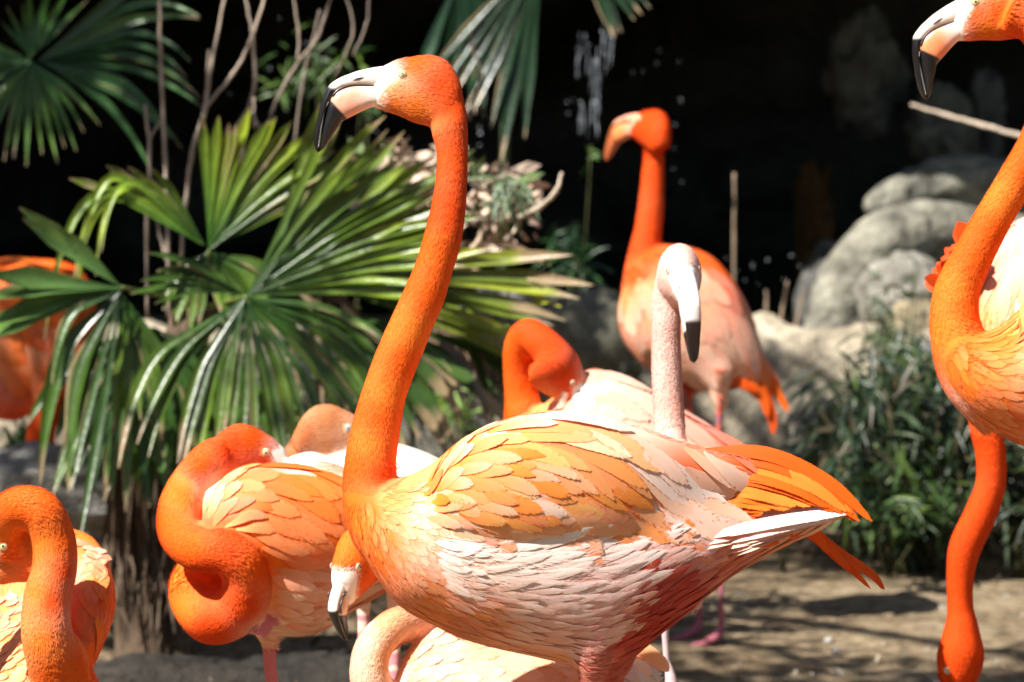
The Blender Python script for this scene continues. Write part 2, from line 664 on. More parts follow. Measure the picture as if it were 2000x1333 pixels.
            Q = np.vstack([np.stack([k * m + j, k * m + (j + 1) % m, (k + 1) * m + (j + 1) % m, (k + 1) * m + j], 1) for k in range(len(rr) - 2)])
            T = np.stack([np.full(m, len(VV) - 1), j, (j + 1) % m], 1)
            mk('eye', VV, [Q, T], M_EYE, s.root, col=np.array(CC))

    # -------- short plumage: many tiny blades lying along the flow
    def fuzz(s, n, ln, wd, lift=0.25, kinds=(0, 1, 3), jit=0.35, cj=0.08, field=None, box=None, name='down', zone=None, curve=True, front=-0.35):
        F3 = []
        for arr in s.F:
            if arr.shape[1] == 4:
                F3 += [arr[:, [0, 1, 2]], arr[:, [0, 2, 3]]]
            else: F3.append(arr)
        lift *= 0.36; cj *= .45; jit *= .6
        T = np.vstack(F3)
        a, b, c = s.V[T[:, 0]], s.V[T[:, 1]], s.V[T[:, 2]]
        area = np.linalg.norm(np.cross(b - a, c - a), axis=1)
        fn = nrm(s.N[T[:, 0]])
        cen = (a + b + c) / 3
        xy = proj(cen)
        ok = (s.facek[T[:, 0]] < .5) & np.isin(s.kind[T[:, 0]], kinds) & ((fn @ -FW) > front) & (xy[:, 0] > -60) & (xy[:, 0] < 2060) & (xy[:, 1] < 1400) & (xy[:, 1] > -60)
        if box is not None: ok &= (xy[:, 0] > box[0]) & (xy[:, 0] < box[2]) & (xy[:, 1] > box[1]) & (xy[:, 1] < box[3])
        if zone is not None: ok &= zone(xy)
        # keep the skin round the eyes and the bill bare
        for e in s.eyes:
            ok &= np.linalg.norm(cen - e[0], axis=1) > 0.0095 * e[4]
        area = area * ok
        if area.sum() <= 0: return
        t = rng.choice(len(T), n, p=area / area.sum())
        u1, u2 = rng.random(n), rng.random(n)
        fl = u1 + u2 > 1
        u1[fl], u2[fl] = 1 - u1[fl], 1 - u2[fl]
        w0 = 1 - u1 - u2
        I = T[t]
        mixf = lambda A: A[I[:, 0]] * w0[:, None] + A[I[:, 1]] * u1[:, None] + A[I[:, 2]] * u2[:, None]
        p, nn, dr, cc = mixf(s.V), nrm(mixf(s.N)), mixf(s.flow), mixf(s.c)
        if field is not None:
            px = proj(p)
            g = idw(px, [(q[0], q[1], *q[2]) for q in field], 4)
            dr = g[:, :1] * RX - g[:, 1:2] * UP
        dr = nrm(dr - nn * (dr * nn).sum(1, keepdims=True) + rng.normal(0, jit, (n, 3)) * 0.5)
        dr = nrm(dr - nn * (dr * nn).sum(1, keepdims=True))
        sd = nrm(np.cross(nn, dr))
        L = ln * rng.uniform(0.6, 1.35, n)[:, None]
        Wd = wd * rng.uniform(0.7, 1.3, n)[:, None]
        lf = lift * rng.uniform(0.3, 1.6, n)[:, None]
        r0 = p - nn * (0.15 * ln)
        mid = p + dr * L * 0.5 + nn * L * lf * 0.42
        tip = p + dr * L + nn * L * lf * 0.55 + sd * L * rng.normal(0, .12, n)[:, None]
        V = np.stack([r0 - sd * Wd * .35, r0 + sd * Wd * .35, mid + sd * Wd * .5, mid - sd * Wd * .5, tip], 1).reshape(-1, 3)
        k = np.arange(n)[:, None] * 5
        Q = k + np.array([[0, 1, 2, 3]])
        Tt = k + np.array([[3, 2, 4]])
        br = 1 + rng.normal(0, cj, (n, 1))
        gs = 1 + rng.normal(0, cj * 0.9, (n, 1))
        cc = cc * br
        cc[:, 1:2] *= gs
        cc[:, 2:3] *= gs
        col = np.repeat(np.clip(cc, 0.003, .95), 5, axis=0)
        o = mk(name, V, [Q, Tt], M_DOWN, s.root, col=col)
        o['kind'] = 'stuff'
        return o

    # -------- laid contour feathers
    def lay(s, zones, arrows, n_obj, seed=3, tries=9000, dens=(0.34, 0.72), lift=0.0045, jc=0.06, offs=0.0004, name='feather', neck=False, vary=None):
        """arrows rows: x y dx dy L W c0(3) c1(3); all lengths in photo pixels"""
        R = np.random.default_rng(seed)
        arr = np.array([[a[0], a[1], a[2], a[3], a[4], a[5], *a[6], *a[7]] for a in arrows], float)
        nrm2 = np.hypot(arr[:, 2], arr[:, 3]); arr[:, 2] /= nrm2; arr[:, 3] /= nrm2
        zb = np.array(zones, float)
        x0, y0 = zb.min(0); x1, y1 = zb.max(0)
        pts = np.stack([R.uniform(x0, x1, tries), R.uniform(y0, y1, tries)], 1)
        # point in polygon
        ins = np.zeros(tries, bool)
        j = len(zb) - 1
        for i in range(len(zb)):
            xi, yi = zb[i]; xj, yj = zb[j]
            cnd = ((yi > pts[:, 1]) != (yj > pts[:, 1])) & (pts[:, 0] < (xj - xi) * (pts[:, 1] - yi) / (yj - yi + 1e-9) + xi)
            ins ^= cnd
            j = i
        pts = pts[ins]
        A = idw(pts, arr, 4)
        A[:, 6:] = idw(pts, arr, 2.6)[:, 6:]
        dd = np.hypot(A[:, 0], A[:, 1]) + 1e-9
        A[:, 0] /= dd; A[:, 1] /= dd
        keep = []
        kp = np.zeros((0, 2))
        for i in range(len(pts)):
            if len(keep):
                v = kp - pts[i]
                al = (v @ A[i, :2]) / (A[i, 2] * dens[0]); ac = (v[:, 0] * -A[i, 1] + v[:, 1] * A[i, 0]) / (A[i, 3] * dens[1])
                if ((al * al + ac * ac) < 1).any(): continue
            keep.append(i); kp = np.vstack([kp, pts[i]])
        fe = []
        mpp = s.d / FPX
        for i in keep:
            x, y = pts[i]
            o = Vector(C0); dr = Vector(nrm(P(x, y, 1.0) - C0))
            h = s.bvh.ray_cast(o, dr, 30)
            if h[0] is None or s.kind[s.allf[h[2]][0]] in (0, 3, 9) and not neck: continue
            a = A[i]
            j1, j2 = R.uniform(.85, 1.18), R.uniform(.85, 1.15)
            ang = R.normal(0, .09)
            d2 = np.array([a[0] * math.cos(ang) - a[1] * math.sin(ang), a[0] * math.sin(ang) + a[1] * math.cos(ang)])
            L, Wd = a[2] * mpp * j1, a[3] * mpp * j2
            c0 = a[4:7] * (1 + R.normal(0, jc)); c1 = a[7:10] * (1 + R.normal(0, jc))
            if vary is not None:
                for (vx, vy, vr), pal in vary:
                    if math.hypot(x - vx, (y - vy) * 1.3) < vr * R.uniform(.7, 1.15) and R.random() < .62:
                        pr = pal[R.integers(len(pal))]
                        kk = R.uniform(.25, .75)
                        c0, c1 = c0 * (1 - kk) + np.array(pr[0]) * kk, c1 * (1 - kk) + np.array(pr[1]) * kk
                        break
            g = min(1.03, 1 + R.normal(0, jc * 1.6)); c0[1] *= g; c1[1] *= g; c0[2] *= g; c1[2] *= g
            fe.append(s._feather(np.array(h[0]), d2, L, Wd, c0, c1, arr, lift * R.uniform(.5, 1.3), offs, ang))
        fe = [f for f in fe if f is not None]
        fe.sort(key=lambda f: -f[4])
        s._barbs(fe)
        rest = []
        for k, (V, Q, uv, c, ar) in enumerate(fe):
            if k < n_obj: mk(name, V, Q, M_FEATHER, s.root, col=c, uv=uv)
            else: rest.append((V, Q, uv, c))
        if rest:
            off = 0; Vs, Qs, us, cs = [], [], [], []
            for V, Q, uv, c in rest:
                Vs.append(V); Qs.append(Q + off); us.append(uv); cs.append(c); off += len(V)
            o = mk('small_feathers', np.vstack(Vs), np.vstack(Qs), M_FEATHER, s.root, col=np.vstack(cs), uv=np.vstack(us))
            o['kind'] = 'stuff'
        return len(fe)

    def _barbs(s, fe, per=70):
        """loose barbs that fray the edges and tips of the laid feathers"""
        Vs, Cc = [], []
        for V, Q, uv, c, ar in fe:
            G = V.reshape(-1, 5, 3); C = c.reshape(-1, 5, 3)
            n = len(G)
            T = nrm(np.gradient(G[:, 2], axis=0))
            k = np.minimum((n - 1) * (0.35 + 0.65 * rng.random(per) ** .7), n - 1.01)
            i = k.astype(int); fr = (k - i)[:, None]
            sg = rng.choice([0, 4], per)
            e = G[i, sg] * (1 - fr) + G[i + 1, sg] * fr
            m = G[i, 2] * (1 - fr) + G[i + 1, 2] * fr
            t = T[i]
            out = nrm(e - m) * .35 + t + rng.normal(0, .12, (per, 3))
            out = nrm(out)
            L = np.linalg.norm(G[n // 2, 4] - G[n // 2, 0]) * rng.uniform(.18, .42, per)[:, None]
            nn = nrm(np.cross(t, e - m)); sd = nrm(np.cross(nn, out))
            b0 = e - out * L * .55
            w = L * .035 + .00035
            Vs.append(np.stack([b0 - sd * w, b0 + sd * w, e + out * L * .45], 1).reshape(-1, 3))
            Cc.append(np.repeat(C[i, sg] * rng.uniform(.95, 1.05, per)[:, None], 3, axis=0))
        if Vs:
            V = np.vstack(Vs)
            o = mk('barbs', V, np.arange(len(V)).reshape(-1, 3), M_DOWN, s.root, col=np.vstack(Cc))
            o['kind'] = 'stuff'

    def _feather(s, p, d2, L, Wd, c0, c1, arr, lift, offs, ang):
        ns = 9
        path, nor = [], []
        q = p.copy()
        ca, sa = math.cos(ang), math.sin(ang)
        lastn = None
        for k in range(ns):
            h = s.bvh.find_nearest(Vector(q))
            loc, n = np.array(h[0]), np.array(h[1])
            if lastn is not None: n = nrm(n * 0.35 + lastn * 0.65)
            if k > 0 and (np.linalg.norm(loc - path[-1]) < L / (ns - 1) * 0.35): loc = path[-1] + (path[-1] - path[-2] if len(path) > 1 else 0)
            path.append(loc); nor.append(n); lastn = n
            px = proj(loc[None])
            g = idw(px, arr[:, :4], 4)[0]
            g = g / (np.hypot(*g) + 1e-9)
            g = np.array([g[0] * ca - g[1] * sa, g[0] * sa + g[1] * ca])
            dv = g[0] * RX - g[1] * UP
            dv = nrm(dv - n * (dv @ n))
            q = loc + dv * L / (ns - 1)
        path, nor = np.array(path), np.array(nor)
        for _ in range(2):
            path[1:-1] = (path[:-2] + 2 * path[1:-1] + path[2:]) / 4
            nor[1:-1] = nrm(nor[:-2] + nor[1:-1] + nor[2:])
        return feather_geo(path, nor, Wd, c0, c1, offs, lift)

    def plume(s, pts, W, c0, c1, tilt=0.0, name='feather', pointed=0.5, parent=None):
        """explicit long feather: pts (x, y, depth offset), width in photo pixels"""
        K = catmull([P(x, y, s.d + o + (.022 if i == 0 else 0)) for i, (x, y, o) in enumerate(pts)], 6)
        T = nrm(np.gradient(K, axis=0))
        nn = nrm(-FW + UP * tilt)
        nn = nrm(nn - T * (T @ nn)[:, None])
        V, Q, uv, c, _ = feather_geo(K, nn, W / FPX * s.d, np.array(c0), np.array(c1), 0, 0, pointed)
        s.pl = getattr(s, 'pl', []) + [(V, Q, uv, c, 0)]
        return mk(name, V, Q, M_FEATHER, s.root, col=c, uv=uv)


def feather_geo(path, nor, Wd, c0, c1, offs, lift, pointed=0.48):
    ns = len(path)
    t = np.linspace(0, 1, ns)
    T = nrm(np.gradient(path, axis=0))
    sd = nrm(np.cross(nor, T))
    w = np.where(t < pointed, 0.22 + 0.78 * np.sin(t / pointed * np.pi / 2), np.sqrt(np.clip(1 - ((t - pointed) / (1.001 - pointed)) ** 2, 0, 1)))
    w = np.maximum(w, 0.06) * Wd / 2
    cen = path + nor * (offs + lift * t ** 1.1)[:, None]
    us = np.array([-1, -0.55, 0, 0.55, 1.0])
    V = cen[:, None, :] + sd[:, None, :] * (w[:, None] * us[None])[..., None] + nor[:, None, :] * ((0.06 * w[:, None]) * (1 - us[None] ** 2))[..., None]
    V = V.reshape(-1, 3)
    m = 5
    i = np.arange(ns - 1)[:, None] * m; j = np.arange(m - 1)[None]
    Q = np.stack([i + j, i + j + 1, i + m + j + 1, i + m + j], -1).reshape(-1, 4)
    tt = np.repeat(t, m)[:, None]
    c = np.array(c0) * (1 - tt) + np.array(c1) * tt
    edge = np.tile(np.abs(us), ns)[:, None]
    c = c * (1.04 - 0.07 * (1 - edge))
    uv = np.stack([np.repeat(t, m), np.tile(us * .5 + .5, ns)], 1)
    uv = uv + rng.random(2) * 10
    return V, Q, uv, np.clip(c, 0, 1), len(path) * Wd
# ================================================================== SETTING
def grid_mesh(x0, x1, y0, y1, nx, ny, zf):
    xs, ys = np.linspace(x0, x1, nx), np.linspace(y0, y1, ny)
    X, Y = np.meshgrid(xs, ys)
    Z = zf(X, Y)
    V = np.stack([X, Y, Z], -1).reshape(-1, 3)
    i = np.arange(ny - 1)[:, None] * nx; j = np.arange(nx - 1)[None]
    return V, np.stack([i + j, i + j + 1, i + nx + j + 1, i + nx + j], -1).reshape(-1, 4)


def gz(X, Y):
    Z = np.zeros_like(X)
    it = np.nditer([X, Y], flags=['multi_index'])
    for x, y in it:
        v = Vector((float(x), float(y), 0))
        Z[it.multi_index] = 0.022 * noise.noise(v * 1.6) + 0.010 * noise.noise(v * 7) + 0.006 * noise.noise(v * 19)
    return Z


V, Q = grid_mesh(-2.6, 2.6, 6.6, 11.2, 210, 190, gz)
# the fine sheet sinks at its rim into the wide one
e = np.minimum.reduce([V[:, 0] + 2.6, 2.6 - V[:, 0], V[:, 1] - 6.6, 11.2 - V[:, 1]])
V[:, 2] = (V[:, 2] + 0.012) * np.clip(e / 0.3, 0, 1) - 0.02 * (1 - np.clip(e / 0.3, 0, 1))
tagit(mk('ground', V, Q, M_GROUND), kind='structure')
V, Q = grid_mesh(-60, 60, -30, 90, 60, 60, lambda X, Y: X * 0 - 0.03)
tagit(mk('outer_ground', V, Q, M_GROUND), kind='structure')

# tall clipped hedges added out of view to block low sky light
for k_, (xa, ya, xb, yb, lb_) in enumerate([(-9, -7, 9, -7, 'tall dark hedge added behind the camera to block low sky light'), (-9, -7, -9, 14, 'tall dark hedge added unseen at the left to block low sky light'), (9, -7, 9, 14, 'tall dark hedge added unseen at the right to block low sky light')]):
    nu, nv = 90, 26
    u, v = np.meshgrid(np.linspace(0, 1, nu), np.linspace(0, 1, nv))
    ln_ = math.hypot(xb - xa, yb - ya); px_, py_ = -(yb - ya) / ln_, (xb - xa) / ln_
    th = v * math.pi
    w_ = .7 * np.cos(th)
    Vh = np.stack([xa + (xb - xa) * u + px_ * w_, ya + (yb - ya) * u + py_ * w_, 5.2 * np.sin(th) ** .4 - .05], -1).reshape(-1, 3)
    fh = fnoise(Vh, 2.5, k_, 4)
    Vh += fh[:, None] * np.array([.25, .25, .2])
    i = np.arange(nv - 1)[:, None] * nu; j = np.arange(nu - 1)[None]
    Qh = np.stack([i + j, i + j + 1, i + nu + j + 1, i + nu + j], -1).reshape(-1, 4)
    tagit(mk('sky_screen', Vh, Qh, M_LEAF, col=np.tile((.03, .06, .018), (len(Vh), 1)) * (1 + .5 * fh[:, None]), loc=((xa + xb) / 2, (ya + yb) / 2, 0)), lb_, 'sky_screen')

# pond behind the low wall
V, Q = grid_mesh(-6, 7, 10.45, 18, 60, 40, lambda X, Y: X * 0 + 0.53)
tagit(mk('pond_water', V, Q, M_WATER), kind='structure')


def disp(V, N, amp, scale, seed, octs=4):
    f = fnoise(V, scale, seed, octs)
    return V + N * (f * amp)[:, None]


def ico(sub=4):
    import bmesh
    bm = bmesh.new()
    bmesh.ops.create_icosphere(bm, subdivisions=sub, radius=1)
    V = np.array([v.co[:] for v in bm.verts]); F = np.array([[v.index for v in f.verts] for f in bm.faces])
    bm.free()
    return V, F


ICO4, ICO3, ICO5 = ico(4), ico(3), ico(5)


def rock(name, label, cat, c, r, seed, col, amp=0.25, sc_=1.3, base=ICO4, mt=None, group=None, crack=0.0, kind=None, parent=None):
    V, F = base
    V = V.copy()
    f = fnoise(V, sc_, seed, 5)
    f2 = fnoise(V, sc_ * 5, seed + 9, 4)
    k = 1 + amp * f + amp * 0.3 * f2 - crack * np.clip(0.12 - np.abs(fnoise(V, sc_ * 1.2, seed + 3, 3)), 0, 1) * 4
    V = V * k[:, None] * np.array(r) + np.array(c)
    cv = np.array(col)[None] * (1 + 0.3 * f2[:, None]) * (1 + 0.15 * f[:, None])
    o = mk(name, V, F, mt or M_ROCK, parent, col=cv, loc=None if parent else (c[0], c[1], max(0, c[2] - r[2])))
    if not parent: tagit(o, label, cat, group, kind)
    return o


def rpx(x, y, d, z=None):
    p = P(x, y, d)
    if z is not None: p[2] = z
    return p


# ------------------------------------------------------------------ shade tree outside the frame, its branches reach over the palm and the pond wall
tree = empty('shade_tree', (-4.6, 8.2, 0.0), 'tall leafy tree left of the scene whose boughs shade the palm and the wall', 'tree')
K = catmull([(-4.6, 8.2, -.1), (-4.5, 8.1, 1.5), (-4.1, 8.0, 2.8), (-3.5, 7.9, 3.6)], 8)
V, A_, B_ = tube(K, np.linspace(.2, .11, len(K)), 16)
mk('trunk', V, [A_, B_], M_BARK, tree, col=np.tile((.14, .10, .07), (len(V), 1)))
TR = np.random.default_rng(40)
clumps = []
for ex, ey in [(-3.4, 6.9), (-3.1, 7.3), (-2.4, 8.3), (-2.0, 7.9), (-1.7, 6.12), (-1.15, 6.15)]:
    K = catmull([(-3.5, 7.9, 3.6), ((ex - 3.5) / 2, (ey + 7.9) / 2, 4.0), (ex, ey, 3.9)], 6)
    V, A_, B_ = tube(K, np.linspace(.07, .018, len(K)), 8)
    mk('limb', V, [A_, B_], M_BARK, tree, col=np.tile((.14, .10, .07), (len(V), 1)))
    for q in range(5): clumps.append(np.array([ex, ey, 3.9]) + np.clip(TR.normal(0, 1, 3), -1.4, 1.4) * (.42, .24, .16))
VV, QQ, off = [], [], 0
for c in clumps:
    n = 260
    p = c + TR.normal(0, 1, (n, 3)) * (.17, .17, .10)
    a = nrm(TR.normal(0, 1, (n, 3))); b_ = nrm(np.cross(a, TR.normal(0, 1, (n, 3))))
    L = TR.uniform(.03, .065, n)[:, None]
    V = np.stack([p - a * L, p + b_ * L * .4, p + a * L, p - b_ * L * .4], 1).reshape(-1, 3)
    VV.append(V); QQ.append(np.arange(n * 4).reshape(-1, 4) + off); off += n * 4
o = mk('crown', np.vstack(VV), np.vstack(QQ), M_LEAF, tree, col=np.tile((.05, .11, .03), (off, 1)))
o['kind'] = 'stuff'

STONE = (0.36, 0.33, 0.27)
DSTONE = (0.10, 0.095, 0.085)
# grotto: dark wet back wall; overhead ledge and sides unseen, added to shade it
def sheet(name, fn, nu, nv, amp, scale, seed, col, mt, kind='structure', parent=None):
    u, v = np.meshgrid(np.linspace(0, 1, nu), np.linspace(0, 1, nv))
    V = fn(u, v).reshape(-1, 3)
    f = fnoise(V, scale, seed, 5)
    i = np.arange(nv - 1)[:, None] * nu; j = np.arange(nu - 1)[None]
    Q = np.stack([i + j, i + j + 1, i + nu + j + 1, i + nu + j], -1).reshape(-1, 4)
    g = V.reshape(nv, nu, 3)
    n = nrm(np.cross(np.gradient(g, axis=1).reshape(-1, 3), np.gradient(g, axis=0).reshape(-1, 3)))
    V = V + n * (f * amp)[:, None]
    o = mk(name, V, Q, mt, parent, col=np.array(col)[None] * (1 + 0.5 * f[:, None]))
    if kind: o['kind'] = kind
    return o


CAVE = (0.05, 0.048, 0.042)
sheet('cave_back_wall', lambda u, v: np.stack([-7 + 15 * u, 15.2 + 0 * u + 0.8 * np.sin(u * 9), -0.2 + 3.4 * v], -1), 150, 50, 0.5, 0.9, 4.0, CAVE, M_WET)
sheet('unseen_shade_roof', lambda u, v: np.stack([-7 + 15 * u, (10.6 + 0.9 * np.clip(u * 15 - 8.2, 0, 1.6)) + 6 * v, 2.12 + 0.0 * u + 0.5 * v], -1), 150, 50, 0.16, 0.8, 7.0, CAVE, M_WET)
sheet('unseen_roof_top', lambda u, v: np.stack([-7 + 15 * u, (10.6 + 0.9 * np.clip(u * 15 - 8.2, 0, 1.6)) + 6 * v, 2.5 + 1.4 * np.sin(v * 3.14)], -1), 120, 40, 0.2, 0.8, 9.0, (0.12, 0.11, 0.09), M_WET)
sheet('unseen_side_wall', lambda u, v: np.stack([-6.2 + 0 * u, 9 + 7 * u, -0.2 + 3.2 * v], -1), 60, 30, 0.4, 0.9, 2.0, CAVE, M_WET)
sheet('unseen_side_wall', lambda u, v: np.stack([7.2 + 0 * u, 9 + 7 * u, -0.2 + 3.2 * v], -1), 60, 30, 0.4, 0.9, 3.0, CAVE, M_WET)

# low rock wall in front of the pond (left of it only banks of soil hidden by plants)
def wallfn(u, v):
    x = -4.5 + 9.0 * u
    th = v * math.pi
    yy = 10.18 - 0.26 * np.cos(th) + 0.05 * np.sin(x * 2.3)
    zz = np.where(v < .5, 0.62 * np.sin(th) ** 0.45, 0.62 * np.sin(th) ** 0.3) - 0.03
    return np.stack([x, yy, zz], -1)


ow = sheet('low_rock_wall', wallfn, 520, 44, 0.06, 3.6, 5.0, (0.36, 0.305, 0.22), M_ROCK, kind=None)
tagit(ow, 'low lumpy grey rock wall holding back the pond behind the flock', 'wall', kind='structure')

rocks = [
    ('boulder', 'rounded mossy boulder on the wall behind the preening flamingo with folded neck', (1150, 700, 9.85), (.17, .14, .19), 3, (0.30, 0.28, 0.20)),
    ('boulder', 'shadowed grey boulder just behind the palm tips, leftmost on the wall', (1010, 650, 9.95), (.19, .16, .14), 5, (0.33, 0.31, 0.28)),
    ('boulder', 'small pale stone under the tail feathers of the far flamingo', (1600, 850, 9.75), (.10, .08, .10), 12, (0.40, 0.36, 0.27)),
    ('boulder', 'pale stone behind the leafy shrub, under the banded outcrop', (1760, 590, 10.4), (.13, .12, .14), 15, (0.44, 0.41, 0.34)),
    ('boulder', 'small buff stone low behind the shrub, beside the right flamingo neck', (1790, 640, 10.3), (.09, .10, .09), 17, (0.46, 0.38, 0.24)),
    ('boulder', 'smooth grey boulder at the far left under the hanging palm leaves', (100, 960, 8.15), (.22, .14, .105), 21, (0.34, 0.33, 0.30)),
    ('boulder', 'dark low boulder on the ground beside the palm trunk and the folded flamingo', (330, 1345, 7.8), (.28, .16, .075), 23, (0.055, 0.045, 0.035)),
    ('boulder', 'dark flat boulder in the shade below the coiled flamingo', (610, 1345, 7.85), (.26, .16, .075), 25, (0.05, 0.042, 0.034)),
    ('boulder', 'grey boulder in shadow behind the pale sleeping flamingo', (850, 905, 9.4), (.20, .14, .16), 27, (0.26, 0.24, 0.19)),
]
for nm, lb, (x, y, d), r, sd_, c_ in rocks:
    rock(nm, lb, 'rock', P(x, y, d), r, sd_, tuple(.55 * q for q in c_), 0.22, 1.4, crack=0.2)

# banded boulder outcrop at right, three bulging layers
oc = empty('rock_outcrop', rpx(1780, 560, 10.9, 0.5), 'big pale banded rock outcrop arching beside the dark cave', 'rock')


def strata(pts, seed, col, parent, amp=.03):
    col = tuple(.72 * q for q in col)
    K = np.array([np.concatenate([P(x, y, d), [r / FPX * d]]) for x, y, r, d in pts])
    K = catmull(K, 8)
    V, F1, F2 = tube(K[:, :3], K[:, 3], 28)
    V, N, F = get_eval(V, [F1, F2], 0.02, 4)
    f = fnoise(V, 1.5, seed, 3)
    f2 = fnoise(V, 12, seed + 5, 4)
    f3 = np.abs(fnoise(V * np.array([1, 1, 2.5]), 2.6, seed + 8, 3))
    V = V + N * (f * amp + f2 * amp * .16 - np.clip(.05 - f3, 0, 1) * .3)[:, None]
    cv = np.array(col)[None] * (1 + .45 * f2[:, None]) * (1 - .5 * np.clip(.1 - f3, 0, 1)[:, None] * 8)
    return mk('rock_layer', V, F, M_ROCK, parent, col=np.clip(cv, .03, .6))


strata([(2100, 372, 78, 11.3), (1950, 366, 66, 11.3), (1860, 364, 60, 11.2), (1785, 378, 50, 11.15), (1725, 396, 34, 11.1), (1690, 408, 14, 11.1)], 3, (0.33, 0.315, 0.25), oc)
strata([(2080, 470, 60, 11.2), (1930, 460, 58, 11.0), (1800, 465, 66, 10.9), (1715, 495, 70, 10.8), (1665, 560, 68, 10.8), (1645, 640, 66, 10.8), (1640, 720, 66, 10.8)], 7, (0.34, 0.32, 0.25), oc)
strata([(2080, 580, 90, 11.3), (1930, 570, 85, 11.2), (1820, 590, 80, 11.15), (1760, 660, 80, 11.1)], 11, (0.33, 0.32, 0.29), oc)
strata([(1640, 470, 40, 11.3), (1600, 560, 45, 11.3), (1590, 660, 45, 11.3)], 13, (0.16, 0.155, 0.14), oc)
# dim rocks deeper in the cave mouth
for lb, (x, y, d), r, sd_, c_ in [
    ('tall dim rock in the cave shade, left of the sloping dry frond', (1690, 150, 12.4), (.14, .13, .20), 31, (0.17, 0.165, 0.13)),
    ('dim upright rock under the bill of the right flamingo', (1840, 260, 12.2), (.12, .12, .17), 33, (0.2, 0.2, 0.15)),
    ('narrow shaded rock behind the right flamingo neck', (1925, 240, 12.3), (.07, .1, .2), 35, (0.17, 0.17, 0.15)),
    ('brown wet rock standing in the pond beside the outcrop', (1590, 460, 12.5), (.07, .12, .26), 37, (0.16, 0.08, 0.025)),
]:
    rock('cave_rock', lb, 'rock', P(x, y, d), r, sd_, c_, .35, 1.8, mt=M_ROCK, crack=.3)

# waterfall: thin broken strands of falling water, with drops standing in for sun glints
wf = empty('waterfall', rpx(1140, 300, 10.55, 0.53), 'thin broken white waterfall in front of the dark cave', 'waterfall')
WR = np.random.default_rng(5)
for k in range(20):
    cx_, top, bot = [(1133, 55, 150), (1168, 110, 215), (1150, 190, 250), (1180, 60, 130)][k % 4]
    x0 = cx_ + WR.normal(0, 9); y0 = WR.uniform(top, (top + bot) / 2); y1 = y0 + WR.uniform(30, 90)
    n = 8
    xs = x0 + np.cumsum(WR.normal(0, 1.4, n))
    K = np.array([P(x, y, 10.6 + WR.normal(0, .004)) for x, y in zip(xs, np.linspace(y0, y1, n))])
    V, A_, B_ = tube(K, (.6 + 1.5 * WR.random()) / FPX * 10.6 * (.3 + .7 * WR.random(n)), 6)
    mk('water_strand', V, [A_, B_], M_FOAM, wf)
drops = [(1107, 200, 8), (1110, 222, 6), (1120, 195, 5), (1150, 88, 7), (1178, 45, 6), (1170, 130, 5), (1040, 185, 3), (1288, 100, 5), (1283, 125, 5), (1330, 195, 9), (1319, 244, 8), (1255, 140, 4), (1236, 142, 4),
         (1315, 330, 5), (1316, 290, 5), (1332, 355, 5), (1085, 566, 9), (1171, 560, 9), (938, 262, 14), (936, 285, 7), (936, 250, 8), (915, 47, 8), (928, 38, 8), (893, 44, 6), (984, 340, 10), (734, 256, 8), (527, 135, 8), (516, 178, 7), (448, 185, 5), (598, 85, 8), (545, 35, 5), (1003, 115, 6),
         (1325, 120, 4), (1440, 530, 7), (1470, 520, 9), (1500, 508, 10), (1545, 500, 9), (1455, 548, 6), (1562, 520, 6), (1480, 556, 5), (1530, 545, 5), (1420, 505, 6), (700, 160, 5), (560, 215, 5), (640, 100, 5)]
VV, FF = [], []
b0, f0 = ico(2)
off = 0
for x, y, r in drops:
    d = 10.5 + rng.random() * .06 if y < 480 else 10.6
    c = P(x, y, d)
    rr = r * 0.30 / FPX * d * .8
    for q in range(3):
        cc = c + rng.normal(0, 1, 3) * rr * (0.0 if q == 0 else 1.2)
        VV.append(b0 * rr * (1 if q == 0 else .5) + cc); FF.append(f0 + off); off += len(b0)
o = mk('glint_drops', np.vstack(VV), np.vstack(FF), M_FOAM)
tagit(o, 'pale spray drops standing in for sun glints in front of the dark cave', 'spray', kind='stuff')
# ripples: broken white glints on the pond
# ------------------------------------------------------------------ palms
GR = (0.036, 0.095, 0.014)
GD = (0.018, 0.05, 0.012)
GY = (0.26, 0.34, 0.028)
TAN = (0.42, 0.31, 0.17)


def seg_strip(path, side, nor, w, fold):
    m = 5
    us = np.array([-1, -.5, 0, .5, 1.0])
    V = path[:, None, :] + side[:, None, :] * (w[:, None] * us)[..., None] + nor[:, None, :] * (fold * w[:, None] * (np.abs(us) - .5))[..., None]
    ns = len(path)
    i = np.arange(ns - 1)[:, None] * m; j = np.arange(m - 1)[None]
    return V.reshape(-1, 3), np.stack([i + j, i + j + 1, i + m + j + 1, i + m + j], -1).reshape(-1, 4)


